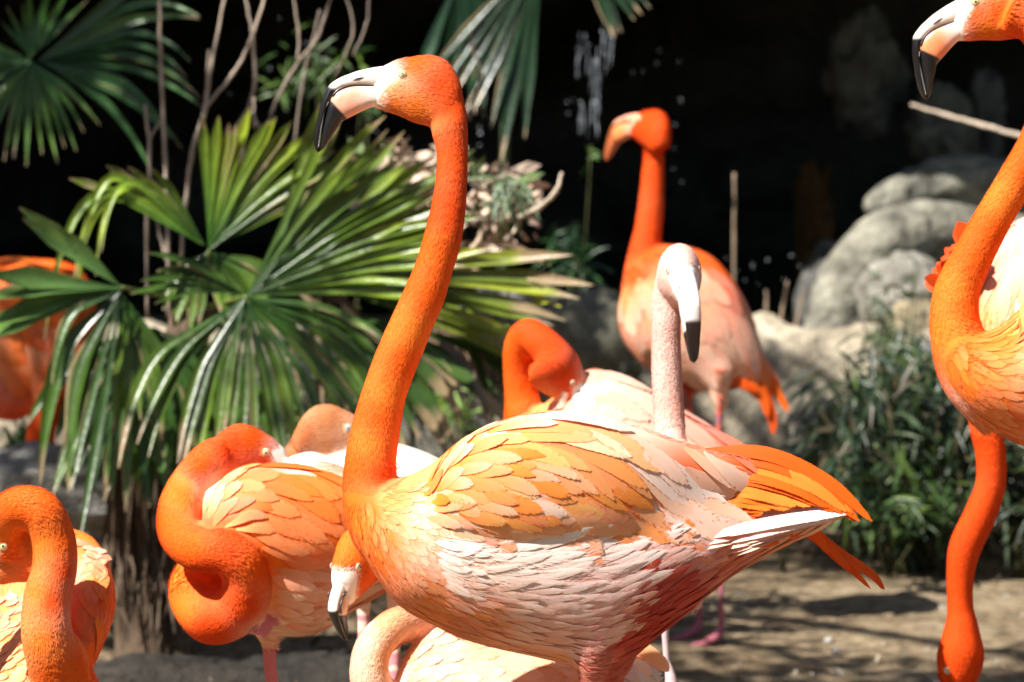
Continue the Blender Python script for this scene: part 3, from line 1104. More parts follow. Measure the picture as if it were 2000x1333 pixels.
def frond(parent, hub, groups, seed, c0=GR, c1=GY, fuse=0.5, tipdead=0.06, name='fan_leaf', fold=0.4, petiole=None, dmul=1.0, mt=None, jl=.085, wmul=1.12):
    """groups: (angle0, angle1, n, len0, len1, droop, depth_slope)"""
    R = np.random.default_rng(seed)
    hx, hy, hd = hub
    Vs, Qs, Cs, off = [], [], [], 0
    for (a0, a1, n, l0, l1, dr, ds) in groups:
        da = abs(a1 - a0) / max(n - 1, 1)
        for k in range(n):
            t = k / max(n - 1, 1)
            a = math.radians(a0 + (a1 - a0) * t + R.normal(0, da * .08))
            L = (l0 + (l1 - l0) * t) * (1 + R.normal(0, jl))
            ns = 16
            tt = np.linspace(0.0, 1, ns)
            bend = R.normal(0, .04)
            droop = dr * R.uniform(.75, 1.3)
            t0 = .38 + R.uniform(-.04, .08)
            q = np.clip((tt - t0) / (1 - t0), 0, 1)
            ax = math.cos(a); ay = -math.sin(a)
            xs = tt - q ** 1.7 * droop * abs(ax) * .25 * np.sign(1) * (1 if droop > .3 else 0)
            x = hx + L * (ax * (tt - q ** 1.6 * min(droop, .9) * .34) + ay * bend * tt ** 2)
            y = hy + L * (ay * (tt - q ** 1.6 * min(droop, .9) * .30) - ax * bend * tt ** 2) + L * droop * q ** 1.7 * .62
            dep = hd + L / FPX * hd * (ds * tt - .10 * q * q) + R.normal(0, .004)
            K = np.array([P(xx, yy, dd) for xx, yy, dd in zip(x, y, dep)])
            T = nrm(np.gradient(K, axis=0))
            tw = R.normal(0, .14)
            nv = nrm(-FW + UP * .55 + RX * R.normal(0, .15))
            sd = nrm(np.cross(nv, T))
            nn = nrm(np.cross(T, sd))
            sd = nrm(sd * math.cos(tw) + nn * math.sin(tw)) if tw else sd
            nn = nrm(np.cross(T, sd))
            Lm = L / FPX * hd
            half = math.radians(da) / 2
            wf_ = np.tan(half) * 1.04 * np.minimum(tt, fuse) * Lm
            tap = np.where(tt > fuse, np.clip((1 - tt) / (1 - fuse), 0, 1) ** .75, 1)
            w = np.clip(wf_ * tap * wmul, .0012, None)
            V, Q = seg_strip(K, sd, nn, w, fold)
            ct = np.repeat(tt, 5)[:, None]
            cj = 1 + R.normal(0, .12)
            mixv = np.clip(ct * 1.1 - .1, 0, 1) * R.uniform(.35, 1.0)
            c = (np.array(c0) * (1 - mixv) + np.array(c1) * mixv) * cj
            dead = ct > 1 - tipdead * R.uniform(.3, 1.6)
            c = np.where(dead, np.array(TAN) * .8, c)
            if R.random() < .25:     # dry brown margins on some segments
                mg = (np.tile(np.array([1, 0, 0, 0, 0]), ns)[:, None] > 0) & (ct > .35)
                c = np.where(mg, np.array(TAN), c)
            Vs.append(V); Qs.append(Q + off); Cs.append(c); off += len(V)
    o = mk(name, np.vstack(Vs), np.vstack(Qs), mt or M_PALM, parent, col=np.vstack(Cs))
    if petiole:
        K = catmull([P(x, y, d) for x, y, d in petiole], 6)
        r = np.linspace(.007, .0045, len(K))
        V, A_, B_ = tube(K, r, 8)
        mk('leaf_stalk', V, [A_, B_], M_PALM, parent, col=np.tile((.16, .2, .05), (len(V), 1)))
    return o


D = 7.9
palm = empty('fan_palm', rpx(300, 1290, 8.1, 0.0), 'large green fan palm with dead leaf skirt behind the coiled flamingo', 'palm tree')
K = catmull([rpx(285, 1320, 8.15, -.03), P(285, 1150, 8.15), P(300, 950, 8.12), P(340, 750, 8.1), P(385, 590, 8.1)], 10)
V, A_, B_ = tube(K, np.linspace(.075, .05, len(K)), 20)
f = fnoise(V, 30, 2, 3)
V = V + nrm(V - V.mean(0)) * (f * .012)[:, None]
mk('trunk', V, [A_, B_], M_BARK, palm, col=np.tile((.13, .09, .06), (len(V), 1)))
CT = (395, 600, 8.05)
frond(palm, (408, 488, D), [(92, 28, 15, 285, 350, .10, .05)], 1, c0=(0.045, .12, .016), c1=(0.34, .42, .03), fuse=.82, fold=.4, wmul=1.08, petiole=[CT, (405, 540, 7.95), (408, 490, D)], jl=.04)
frond(palm, (400, 480, D + .02), [(150, 120, 9, 330, 190, .18, -.05)], 2, c0=(.025, .065, .014), c1=(.22, .32, .03), fuse=.85, fold=.4, wmul=1.08, jl=.03)
frond(palm, (395, 478, D - .02), [(152, 136, 6, 470, 400, .95, -.1)], 22, c0=(.06, .15, .02), c1=(.34, .42, .03), fuse=.55, wmul=1.3, fold=.6)
frond(palm, (408, 492, D + .02), [(205, 262, 6, 150, 120, .5, -.1), (282, 345, 6, 120, 190, .5, -.1)], 3, c0=(.028, .07, .014), c1=(.16, .25, .03), fuse=.74)
frond(palm, (482, 578, D - .12), [(62, 2, 17, 470, 440, .12, .02)], 4, c0=(.04, .10, .022), c1=(0.22, .30, .02), fuse=.74, fold=.5, petiole=[CT, (440, 590, 7.9), (482, 580, D - .12)])
frond(palm, (482, 582, D - .14), [(-4, -46, 12, 330, 330, .35, -.12)], 5, c0=(.024, .07, .012), c1=(.12, .20, .02), fuse=.76, fold=.45)
frond(palm, (478, 584, D - .15), [(-50, -100, 10, 330, 290, .45, -.25), (-106, -148, 7, 310, 330, .6, -.25)], 6, c0=(.022, .065, .012), c1=(.14, .20, .02), fuse=.66, wmul=.85, fold=.45, tipdead=.12)
frond(palm, (478, 575, D - .10), [(150, 176, 6, 230, 200, .25, -.2)], 7, c0=(.028, .07, .014), c1=(.10, .2, .03), fuse=.7)
frond(palm, (520, 560, D - .02), [(74, 50, 6, 380, 400, .05, .1)], 23, c0=(.045, .115, .035), c1=(.30, .37, .05), fuse=.74, fold=.5)
frond(palm, (238, 562, D - .18), [(147, 136, 3, 280, 190, .06, -.1), (176, 196, 4, 300, 300, .15, -.3)], 8, c0=(.06, .13, .035), c1=(.14, .24, .05), fuse=.66, wmul=2.2, petiole=[CT, (320, 580, 7.9), (238, 562, D - .18)], tipdead=.03)
frond(palm, (236, 568, D - .2), [(205, 240, 3, 200, 330, .9, -.2), (248, 262, 3, 380, 440, .3, -.2)], 9, c0=(.02, .05, .012), c1=(.10, .20, .02), fuse=.55, wmul=.7)
frond(palm, (240, 575, D - .16), [(268, 305, 6, 260, 240, .5, -.1)], 10, c0=(.024, .07, .012), c1=(.2, .3, .04), fuse=.66)
frond(palm, (300, 640, D + .05), [(200, 330, 14, 280, 320, .55, -.1)], 11, c0=(.02, .06, .015), c1=(.09, .17, .02), fuse=.66)
frond(palm, (250, 720, D - .05), [(230, 300, 8, 240, 240, .4, -.1)], 12, c0=(.03, .09, .03), c1=(.12, .2, .05), fuse=.55)
frond(palm, (640, 560, D + .12), [(14, -18, 9, 480, 470, .12, .05)], 13, c0=(.028, .07, .014), c1=(.38, .42, .04), fuse=.74, tipdead=.16)
frond(palm, (620, 600, D + .18), [(-15, -60, 9, 400, 330, .35, .0)], 14, c0=(.03, .08, .02), c1=(.09, .15, .03), fuse=.66, tipdead=.2)
frond(palm, (600, 520, D + .2), [(48, 8, 10, 360, 350, .15, .05)], 15, c0=(.04, .105, .02), c1=(.28, .36, .04), fuse=.74, tipdead=.1)
# dead leaves of the skirt, each strip its own piece
for k in range(120):
    x0 = rng.uniform(225, 400); y0 = rng.uniform(800, 900) - abs(x0 - 300) * .2
    L = rng.uniform(260, 420)
    side = (x0 - 285) / 90
    d0 = 8.12 - .12 * math.cos(min(1.4, abs(side))) * rng.uniform(.6, 1.2)
    xs = [x0, x0 + side * rng.uniform(0, 16), x0 + side * rng.uniform(0, 30) + rng.normal(0, 8), x0 + side * rng.uniform(-6, 40) + rng.normal(0, 16)]
    K = catmull([P(xs[0], y0, d0), P(xs[1], y0 + L * .35, d0 - .02), P(xs[2], y0 + L * .7, d0 - .03), P(xs[3], min(y0 + L, 1310), d0 - .02 - rng.random() * .05)], 4)
    T = nrm(np.gradient(K, axis=0))
    a = rng.uniform(-1.2, 1.2)
    nv = nrm(-FW * math.cos(a) + RX * math.sin(a))
    sd = nrm(np.cross(nv, T)); nn = nrm(np.cross(T, sd))
    w = np.sin(np.linspace(.5, 3.05, len(K))) * rng.uniform(.006, .012)
    V, Q = seg_strip(K, sd, nn, w, 1.2)
    g = rng.uniform(.5, 1.3)
    mk('dead_leaf', V, Q, M_DEAD, palm, col=np.tile(np.array((.13, .09, .06)) * g, (len(V), 1)))
# dry drooping strips under the crown at right
for k in range(46):
    x0 = rng.uniform(560, 900); y0 = rng.uniform(560, 700)
    L = rng.uniform(120, 300); a = math.radians(rng.uniform(-85, -20))
    d0 = 8.1 + rng.uniform(0, .3)
    K = catmull([P(x0, y0, d0), P(x0 + L * .5 * math.cos(a), y0 - L * .5 * math.sin(a) * .8, d0), P(x0 + L * .8 * math.cos(a), y0 - L * math.sin(a) * 1.1, d0 - .03)], 6)
    T = nrm(np.gradient(K, axis=0)); nv = nrm(-FW + RX * rng.normal(0, .7) + UP * .4)
    sd = nrm(np.cross(nv, T)); nn = nrm(np.cross(T, sd))
    w = np.sin(np.linspace(.6, 3.05, len(K))) * rng.uniform(.005, .013)
    V, Q = seg_strip(K, sd, nn, w, 1.0)
    c_ = np.array((.30, .21, .13)) * rng.uniform(.35, 1.2) if rng.random() < .6 else np.array(GR) * rng.uniform(.4, 1)
    mk('dead_leaf', V, Q, M_DEAD, palm, col=np.tile(c_, (len(V), 1)))
for (x0, y0, x1, y1, x2, y2, w_, c_) in [(820, 560, 960, 600, 1070, 592, .016, (.36, .40, .05)), (830, 540, 980, 560, 1095, 600, .014, (.40, .42, .06)), (850, 520, 960, 540, 1050, 548, .012, (.5, .38, .22)),
                                         (880, 480, 990, 478, 1075, 520, .010, (.30, .20, .12)), (860, 500, 980, 500, 1060, 515, .010, (.34, .22, .14)), (840, 560, 930, 600, 985, 690, .012, (.40, .33, .24)),
                                         (860, 665, 910, 720, 955, 810, .012, (.22, .16, .13)), (820, 590, 930, 620, 1000, 640, .013, (.2, .28, .04))]:
    K = catmull([P(x0, y0, 8.2), P(x1, y1, 8.1), P(x2, y2, 8.0)], 8)
    T = nrm(np.gradient(K, axis=0)); nv = nrm(-FW + UP * .7)
    sd = nrm(np.cross(nv, T)); nn = nrm(np.cross(T, sd))
    V, Q = seg_strip(K, sd, nn, np.sin(np.linspace(.9, 3.0, len(K))) * w_, .8)
    mk('torn_leaf', V, Q, M_PALM, palm, col=np.tile(c_, (len(V), 1)))

# upper left palm, half in shade
p2 = empty('fan_palm', rpx(-150, 1200, 9.4, 0.0), 'blurred fan palm in the top left corner in front of the dark cave', 'palm tree')
K = catmull([rpx(-260, 1150, 9.5, -.02), P(-250, 700, 9.5), P(-200, 350, 9.5), P(-120, 150, 9.5)], 8)
V, A_, B_ = tube(K, np.linspace(.08, .05, len(K)), 14)
mk('trunk', V, [A_, B_], M_BARK, p2, col=np.tile((.13, .09, .06), (len(V), 1)))
frond(p2, (60, 112, 9.3), [(128, 48, 7, 90, 190, .05, .05)], 31, c0=(.05, .14, .03), c1=(.08, .2, .03), fuse=.42, petiole=[(-120, 150, 9.5), (-30, 140, 9.35), (60, 112, 9.3)])
frond(p2, (75, 118, 9.28), [(38, -30, 11, 420, 330, .38, -.02)], 32, c0=(.05, .13, .05), c1=(.10, .22, .05), fuse=.42, wmul=1.15, fold=.5)
frond(p2, (60, 120, 9.25), [(-38, -130, 11, 190, 170, .25, -.1)], 33, c0=(.05, .14, .03), c1=(.16, .28, .03), fuse=.42)
frond(p2, (60, 118, 9.3), [(-140, -200, 6, 170, 170, .25, -.1)], 34, c0=(.04, .11, .03), c1=(.1, .2, .03), fuse=.42)
# top middle palm fronds
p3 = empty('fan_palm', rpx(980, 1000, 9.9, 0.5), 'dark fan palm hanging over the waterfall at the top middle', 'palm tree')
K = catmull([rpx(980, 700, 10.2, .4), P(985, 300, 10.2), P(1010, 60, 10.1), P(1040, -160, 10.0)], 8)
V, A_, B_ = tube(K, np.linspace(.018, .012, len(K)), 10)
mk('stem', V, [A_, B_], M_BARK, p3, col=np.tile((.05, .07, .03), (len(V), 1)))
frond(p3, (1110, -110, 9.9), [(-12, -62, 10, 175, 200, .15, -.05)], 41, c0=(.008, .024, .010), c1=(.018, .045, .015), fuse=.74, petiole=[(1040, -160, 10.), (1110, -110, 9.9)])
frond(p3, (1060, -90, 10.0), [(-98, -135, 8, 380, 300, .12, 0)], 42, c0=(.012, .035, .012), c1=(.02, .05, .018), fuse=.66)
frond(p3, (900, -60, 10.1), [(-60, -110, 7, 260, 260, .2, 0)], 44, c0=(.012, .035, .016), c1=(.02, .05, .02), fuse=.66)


# ------------------------------------------------------------------ bare stems
def stem(label, forks, col=(.46, .37, .29), group='bare saplings behind the palm'):
    e_ = None
    for k, pts in enumerate(forks):
        x, y, d, r = pts[0]
        if e_ is None:
            e_ = empty('bare_sapling', P(x, y, d), label, 'sapling', group)
        K = np.array([np.concatenate([P(x, y, d), [r / FPX * d]]) for x, y, d, r in pts])
        K = catmull(K, 6)
        K[1:-1, :3] += rng.normal(0, .0008, (len(K) - 2, 3))
        r_ = K[:, 3] * .62 * (1 + .22 * (np.arange(len(K)) % 6 == 0))
        V, A_, B_ = tube(K[:, :3], r_, 9)
        mk('stem' if k == 0 else 'side_twig', V, [A_, B_], M_BARK, e_, col=np.tile(np.array(col) * rng.uniform(.9, 1.15), (len(V), 1)))


d1 = 8.3
stem('pale straight bare stem rising to the top edge, left of the forked ones', [[(330, 620, d1, 6), (328, 480, d1, 6), (322, 300, d1, 6), (315, 150, d1, 5.5), (310, -30, d1, 5)], [(320, 232, d1, 3), (300, 255, d1, 3), (296, 268, d1, 3)]])
stem('short bare stem ending in a dark stub beside the straight one', [[(288, 620, d1, 4.5), (286, 450, d1, 5), (292, 300, d1, 5.5), (288, 250, d1, 5), (284, 205, d1, 4)], [(300, 380, d1, 4), (312, 460, d1, 4), (325, 510, d1, 4)]])
stem('bare stem forking in a wide Y above the palm', [[(350, 540, d1, 6), (362, 400, d1, 6), (375, 300, d1, 7), (400, 215, d1, 7), (412, 130, d1, 5), (445, -30, d1, 4)], [(402, 210, d1, 5), (455, 145, d1, 5), (490, 80, d1, 5), (522, -20, d1, 4)], [(402, 190, d1, 4), (406, 130, d1, 4), (408, 98, d1, 3.5)]])
stem('bare crooked stem with three twigs at its foot, above the upright palm leaf', [[(470, 330, d1, 5), (485, 210, d1, 5), (498, 160, d1, 6), (492, 60, d1, 5), (475, -30, d1, 4)], [(485, 212, d1, 4), (508, 250, d1, 4), (520, 290, d1, 3)], [(488, 205, d1, 4), (462, 250, d1, 3.5), (450, 300, d1, 3)], [(497, 250, d1 + .05, 4), (496, 190, d1 + .05, 3)]])
stem('bare diagonal stem meeting an upright twig left of the large flamingo', [[(520, 330, d1, 5), (526, 240, d1, 5), (548, 180, d1, 5.5), (590, 112, d1, 5), (620, 75, d1, 5), (655, -30, d1, 4)], [(582, 122, d1, 4), (583, 60, d1, 4), (570, -30, d1, 3.5)]], (.3, .24, .19))
stem('two thin bare stems nearest the bill of the large flamingo', [[(575, 280, d1 + .2, 4), (590, 170, d1 + .2, 4), (608, 90, d1 + .2, 3.5), (625, 20, d1 + .2, 3)], [(655, 150, d1 + .1, 4), (690, 60, d1 + .1, 4), (668, -30, d1 + .1, 3.5)], [(690, 110, d1 + .1, 3.5), (715, 50, d1 + .1, 3.5), (723, -30, d1 + .1, 3)]], (.25, .2, .16))
stem('curved bare twig just right of the large flamingo neck', [[(915, 235, 8.9, 5), (922, 200, 8.9, 5), (940, 150, 8.9, 5), (925, 100, 8.9, 4.5), (920, 65, 8.9, 3)]], (.3, .23, .17))
stem('pale forked branch end curving up beside the dead leaves', [[(975, 485, 8.2, 6), (1010, 445, 8.2, 6), (1015, 425, 8.2, 7), (1050, 408, 8.15, 8), (1085, 375, 8.1, 7), (1098, 338, 8.1, 5)]], (.52, .43, .33), 'dead branches right of the palm')
stem('short knobby dead branch beside the large flamingo neck', [[(918, 492, 8.1, 9), (935, 470, 8.1, 8), (942, 445, 8.1, 6), (945, 430, 8.1, 6)]], (.5, .38, .27), 'dead branches right of the palm')
stem('long dry palm stalk sloping in front of the cave at the right', [[(1780, 205, 10.6, 4), (1850, 226, 10.5, 6), (1920, 245, 10.4, 7), (2060, 285, 10.2, 8)]], (.42, .34, .26), 'dead branches right of the palm')
for k, (x, y0, y1, lb) in enumerate([(1434, 600, 338, 'single thin upright twig standing in the pond behind the far flamingo'), (1497, 625, 568, 'shortest upright twig on the wall right of the far flamingo'), (1538, 625, 550, 'slanting short twig on the wall above the shrub side'), (1575, 625, 565, 'thin leaning twig in front of the dark outcrop foot')]):
    dx = [0, 0, -14, -22][k]
    stem(lb, [[(x + dx, y0 + 15, 10.3, 5), (x + dx * .5, (y0 + y1) / 2, 10.3, 5), (x, y1, 10.3, 4)]], (.26, .19, .13), 'twigs along the pond wall')

# dead leaves caught in the branches right of the palm
VV, QQ, CC, off = [], [], [], 0
for k in range(260):
    gx_, gy_ = np.clip(rng.normal(0, 1, 2), -1.8, 1.8)
    x, y = (955 + 50 * gx_, 405 + 42 * gy_) if k < 140 else (790 + 60 * gx_, 350 + 35 * gy_)
    c = P(x, y, 8.35 + rng.normal(0, .06))
    n_ = nrm(rng.normal(0, 1, 3) - FW * .6); a = nrm(np.cross(n_, rng.normal(0, 1, 3))); b_ = np.cross(n_, a)
    L = rng.uniform(.015, .05); w = L * rng.uniform(.2, .5)
    V = np.array([c - a * L, c - a * .3 * L + b_ * w + n_ * w * .4, c + a * .4 * L + b_ * w * .8, c + a * L + n_ * w * .8, c + a * .4 * L - b_ * w * .8, c - a * .3 * L - b_ * w + n_ * w * .5])
    VV.append(V); QQ.append(np.array([[0, 1, 2, 5], [5, 2, 3, 4]]) + off); off += 6
    col = np.array((.72, .55, .42)) * rng.uniform(.5, 1.25) if rng.random() < .8 else np.array((.12, .17, .06))
    CC.append(np.tile(col, (6, 1)))
o = mk('dead_leaves', np.vstack(VV), np.vstack(QQ), M_DEAD, col=np.vstack(CC), smooth=False, loc=P(930, 420, 8.35))
tagit(o, 'pale curled dead leaves caught between the palm and the branches', 'dead leaves', kind='stuff')

# leafy plant spilling over the stump above the torn leaves
def leafy(name, label, cat, cx, cy, d, n, spread, L, cols, seed, hang=0.5, depth=.12, zmin=None, stems=0, ground_y=None):
    R = np.random.default_rng(seed)
    e_ = empty(name, rpx(cx, ground_y or cy, d, 0.0), label, cat)
    VV, QQ, CC, off = [], [], [], 0
    cl = []
    for k in range(max(6, n // 26)):
        a_ = R.uniform(0, 6.28); r_ = math.sqrt(R.random())
        cl.append((cx + math.cos(a_) * r_ * spread[0], cy + math.sin(a_) * r_ * spread[1], d + R.normal(0, depth)))
    for k in range(n):
        x0, y0, dd = cl[R.integers(len(cl))]
        s_ = spread[0] * .16 + 6
        c = P(x0 + R.normal(0, s_), y0 + R.normal(0, s_ * 1.2), dd + R.normal(0, .04))
        if zmin is not None and c[2] < zmin: c[2] = zmin + abs(R.normal(0, .03))
        dir_ = nrm(RX * R.normal(0, .7) + UP * (R.normal(0, .55) - hang) - FW * R.normal(.25, .5))
        sd = nrm(np.cross(dir_, nrm(-FW + UP * .8 + R.normal(0, .5, 3))))
        nn = np.cross(sd, dir_)
        Lm = L * R.uniform(.6, 1.35); w = Lm * R.uniform(.045, .085)
        tt = np.array([0, .3, .65, 1.0]); ww = np.array([.25, 1, .8, .04]) * w
        K = c + dir_ * (tt * Lm)[:, None] - UP * (tt ** 2 * Lm * .3)[:, None]
        V = np.stack([K - sd * ww[:, None] + nn * ww[:, None] * .4, K, K + sd * ww[:, None] + nn * ww[:, None] * .4], 1).reshape(-1, 3)
        i = np.arange(3)[:, None] * 3; j = np.arange(2)[None]
        Q = np.stack([i + j, i + j + 1, i + j + 4, i + j + 3], -1).reshape(-1, 4)
        VV.append(V); QQ.append(Q + off); off += len(V)
        CC.append(np.tile(np.array(cols[R.integers(len(cols))]) * R.uniform(.7, 1.3), (len(V), 1)))
    o = mk('foliage', np.vstack(VV), np.vstack(QQ), M_LEAF, e_, col=np.vstack(CC))
    o['kind'] = 'stuff'
    for k in range(stems):
        x0, y0, dd = cl[k % len(cl)]
        g = rpx(cx + R.normal(0, spread[0] * .3), ground_y or cy, d, 0.0)
        t_ = P(x0, y0 - 10, dd)
        K = catmull([g, g * .45 + t_ * .55 + R.normal(0, .03, 3), t_], 6)
        V, A_, B_ = tube(K, np.linspace(.004, .0018, len(K)), 6)
        mk('stem', V, [A_, B_], M_BARK, e_, col=np.tile((.07, .075, .03), (len(V), 1)))
    return e_


LG = [(.02, .042, .016), (.013, .028, .011), (.034, .062, .02), (.026, .045, .022), (.055, .085, .018), (.08, .062, .028)]
leafy('leafy_shrub', 'dense dark green narrow-leaved shrub below the outcrop at the right', 'shrub', 1790, 850, 9.4, 2500, (165, 150), .095, LG, 5, .55, .16, .05, 26, 1085)
leafy('leafy_shrub', 'lower brighter green part of the shrubbery spilling onto the dirt', 'shrub', 1740, 960, 9.25, 700, (110, 60), .07, [(.05, .10, .02), (.03, .065, .018), (.09, .14, .025)], 6, .3, .12, .03, 8, 1085)
leafy('leafy_shrub', 'narrow-leaved shrub right of the hanging orange neck', 'shrub', 2000, 930, 9.3, 900, (80, 120), .075, LG, 7, .5, .14, .05, 8, 1085)
leafy('leafy_shrub', 'thin feathery sprigs rising in front of the banded outcrop', 'shrub', 1770, 640, 9.9, 200, (75, 110), .06, [(.05, .075, .03), (.07, .09, .04)], 8, -.1, .1, None, 9, 900)
leafy('leafy_plant', 'grey green hanging leaves on top of the dead branches', 'plant', 975, 375, 8.25, 80, (40, 22), .06, [(.10, .16, .07), (.13, .18, .09)], 9, .8, .04, None, 2, 480)
leafy('leafy_plant', 'small bright green plant below the palm, right of the large neck', 'plant', 890, 815, 9.3, 110, (30, 50), .05, [(.22, .38, .03), (.12, .25, .03)], 10, .1, .06, .02, 3, 1090)
leafy('leafy_plant', 'faint dark leaves growing in the cave mouth above the wall', 'plant', 1110, 500, 10.5, 90, (45, 50), .07, [(.02, .06, .02), (.03, .09, .02)], 11, .1, .1, None, 3, 610)
leafy('leafy_plant', 'grassy green tufts at the far left edge under the palm', 'plant', 40, 900, 8.9, 180, (70, 45), .08, [(.10, .22, .03), (.05, .12, .03)], 12, -.4, .1, .02, 3, 1100)
leafy('leafy_plant', 'single bright leaf pair left of the far flamingo bill', 'plant', 1150, 297, 10.45, 5, (8, 5), .06, [(.10, .22, .03)], 13, .1, .02, None, 1, 640)
leafy('leafy_plant', 'shaded small leaved undergrowth below the palm crown', 'plant', 520, 800, 8.5, 700, (260, 110), .05, [(.025, .06, .015), (.04, .08, .02), (.12, .2, .03)], 14, .1, .16, .02, 6, 1230)
leafy('leafy_plant', 'dim leaves high behind the bare stems', 'plant', 640, 180, 10.5, 120, (90, 90), .07, [(.04, .09, .02), (.08, .14, .02)], 15, .1, .15, None, 4, 620)
leafy('leafy_plant', 'green tuft at the foot of the wall beside the drooping tail', 'plant', 1540, 985, 9.4, 70, (40, 30), .07, [(.12, .22, .03), (.06, .14, .03)], 16, -.3, .06, .02, 2, 1060)

# leaf litter and pebbles
def litter(name, label, cat, n, xr, yr, size, cols, seed, flat=.5, z=.0):
    R = np.random.default_rng(seed)
    VV, QQ, CC, off = [], [], [], 0
    for k in range(n):
        x, y = R.uniform(*xr), R.uniform(*yr)
        d = 10250.0 / (y - 30)
        c = P(x, y, d); c[2] = .015 + z * R.random()
        n_ = nrm(np.array([0, 0, 1]) + R.normal(0, flat, 3)); a = nrm(np.cross(n_, R.normal(0, 1, 3))); b_ = np.cross(n_, a)
        L = size * R.uniform(.4, 1.5); w = L * R.uniform(.15, .5)
        V = np.array([c - a * L, c - a * .3 * L + b_ * w + n_ * w * .3, c + a * .4 * L + b_ * w * .8, c + a * L + n_ * w * .5, c + a * .4 * L - b_ * w * .8, c - a * .3 * L - b_ * w])
        VV.append(V); QQ.append(np.array([[0, 1, 2, 5], [5, 2, 3, 4]]) + off); off += 6
        CC.append(np.tile(np.array(cols[R.integers(len(cols))]) * R.uniform(.6, 1.3), (6, 1)))
    o = mk(name, np.vstack(VV), np.vstack(QQ), M_DEAD, col=np.vstack(CC), smooth=False)
    return tagit(o, label, cat, kind='stuff')


litter('leaf_litter', 'dry brown leaf litter along the foot of the shrub', 'leaf litter', 900, (1560, 2060), (1040, 1095), .028, [(.40, .30, .19), (.22, .15, .09), (.5, .42, .3)], 1, .6, .07)
litter('leaf_litter', 'scattered dry leaf bits on the dirt under the palm', 'leaf litter', 500, (-60, 900), (1060, 1400), .022, [(.22, .16, .1), (.12, .085, .05)], 2, .5, .02)
litter('leaf_litter', 'few dry crumbs scattered across the sandy dirt', 'leaf litter', 260, (1250, 2060), (1095, 1420), .010, [(.45, .38, .27), (.2, .14, .09), (.6, .56, .5)], 3, .5, .004)
b1, f1 = ico(2)
VV, FF, CC, off = [], [], [], 0
for k in range(260):
    x = rng.uniform(-100, 2080); y = rng.uniform(1050, 1420)
    d = 10250.0 / (y - 30); c = P(x, y, d); c[2] = .008
    r = .003 + .006 * rng.random() ** 3
    VV.append(b1 * np.array([r, r * rng.uniform(.6, 1), r * .7]) + c); FF.append(f1 + off); off += len(b1)
    CC.append(np.tile(np.array((.36, .32, .26)) * rng.uniform(.5, 1.2), (len(b1), 1)))
o = mk('pebbles', np.vstack(VV), np.vstack(FF), M_ROCK, col=np.vstack(CC))
tagit(o, 'small pebbles strewn over the sandy dirt', 'pebbles', kind='stuff')
for lb, x, y in [('white pebble on the dirt below the lower wing tip', 1618, 1262), ('white stone lying by the litter right of the hanging neck', 1985, 1092), ('grey pebble beside the white one near the lower edge', 1632, 1282)]:
    d = 10250.0 / (y - 30); c = P(x, y, d); c[2] = .02
    rock('pebble', lb, 'pebble', c, (.011, .009, .008), x, (.42, .40, .36), .2, 1.5, base=ICO3)
# ================================================================== FLAMINGOS
KX = (.95, .74, .65)


def gy(d): return 30 + 10250.0 / d


# ---------------- 1: the large flamingo
b = Bird(5.0, 'large orange flamingo standing in profile at the centre with raised neck', (1150, 1300))
b.head(786, 146, (-1, 0, 0), (0, 1, 0), skull=False, comb=True)
NK = [(853, 300, 913, 300), (851, 350, 912, 356), (843, 400, 908, 416), (831, 450, 900, 474), (817, 500, 884, 530), (797, 550, 867, 588),
      (774, 600, 847, 636), (751, 650, 827, 686), (730, 700, 808, 734), (712, 750, 793, 776), (696, 800, 784, 822), (683, 850, 777, 866), (673, 905, 773, 908), (669, 955, 782, 945)]
st = [(*q, math.hypot(q[0] - q[2], q[1] - q[3]) / 2 / 1360 * .93) for q in NK]
st += [(672, 1005, 830, 960, .062), (690, 1060, 870, 985, .078), (730, 1120, 900, 1020, .08)]
sk = [(*a_, *b_, w_, .021) for a_, b_, w_ in SKULL[:-2]]
sk = [(q[2], q[3], q[0], q[1], *q[4:]) for q in sk] + [(840, 251, 904, 190, .0265, .019), (843, 259, 912, 238, .0250, .014)]
st = [(*q[:5], {0: .009, 1: .005, 2: .002}.get(i_, 0)) for i_, q in enumerate(st)]
b.ab(sk + st, 0, n=7, m=36)
b.ab([(735, 935, 692, 1000, .03), (765, 935, 694, 1048, .062), (800, 928, 722, 1105, .09), (845, 905, 775, 1178, .113), (890, 868, 840, 1218, .128), (960, 830, 925, 1255, .138), (1050, 806, 1030, 1280, .142),
      (1150, 812, 1130, 1300, .138), (1250, 832, 1215, 1296, .126), (1330, 868, 1290, 1240, .115), (1400, 925, 1360, 1182, .100), (1460, 970, 1432, 1122, .080), (1530, 985, 1515, 1076, .056), (1590, 992, 1580, 1045, .036), (1645, 995, 1640, 1014, .014)], 1, n=6, m=40)
for sg in (-1, 1):      # folded wings
    b.ab([(836, 940, 850, 1010, .02, sg * .085), (890, 872, 880, 1045, .034, sg * .108), (960, 835, 950, 1062, .042, sg * .120), (1080, 806, 1070, 1062, .044, sg * .124), (1200, 822, 1185, 1060, .040, sg * .114),
          (1300, 852, 1280, 1048, .032, sg * .092), (1380, 876, 1350, 1022, .022, sg * .072), (1460, 893, 1430, 985, .014, sg * .05), (1540, 925, 1520, 965, .008, sg * .032)], 2, n=6, m=28)
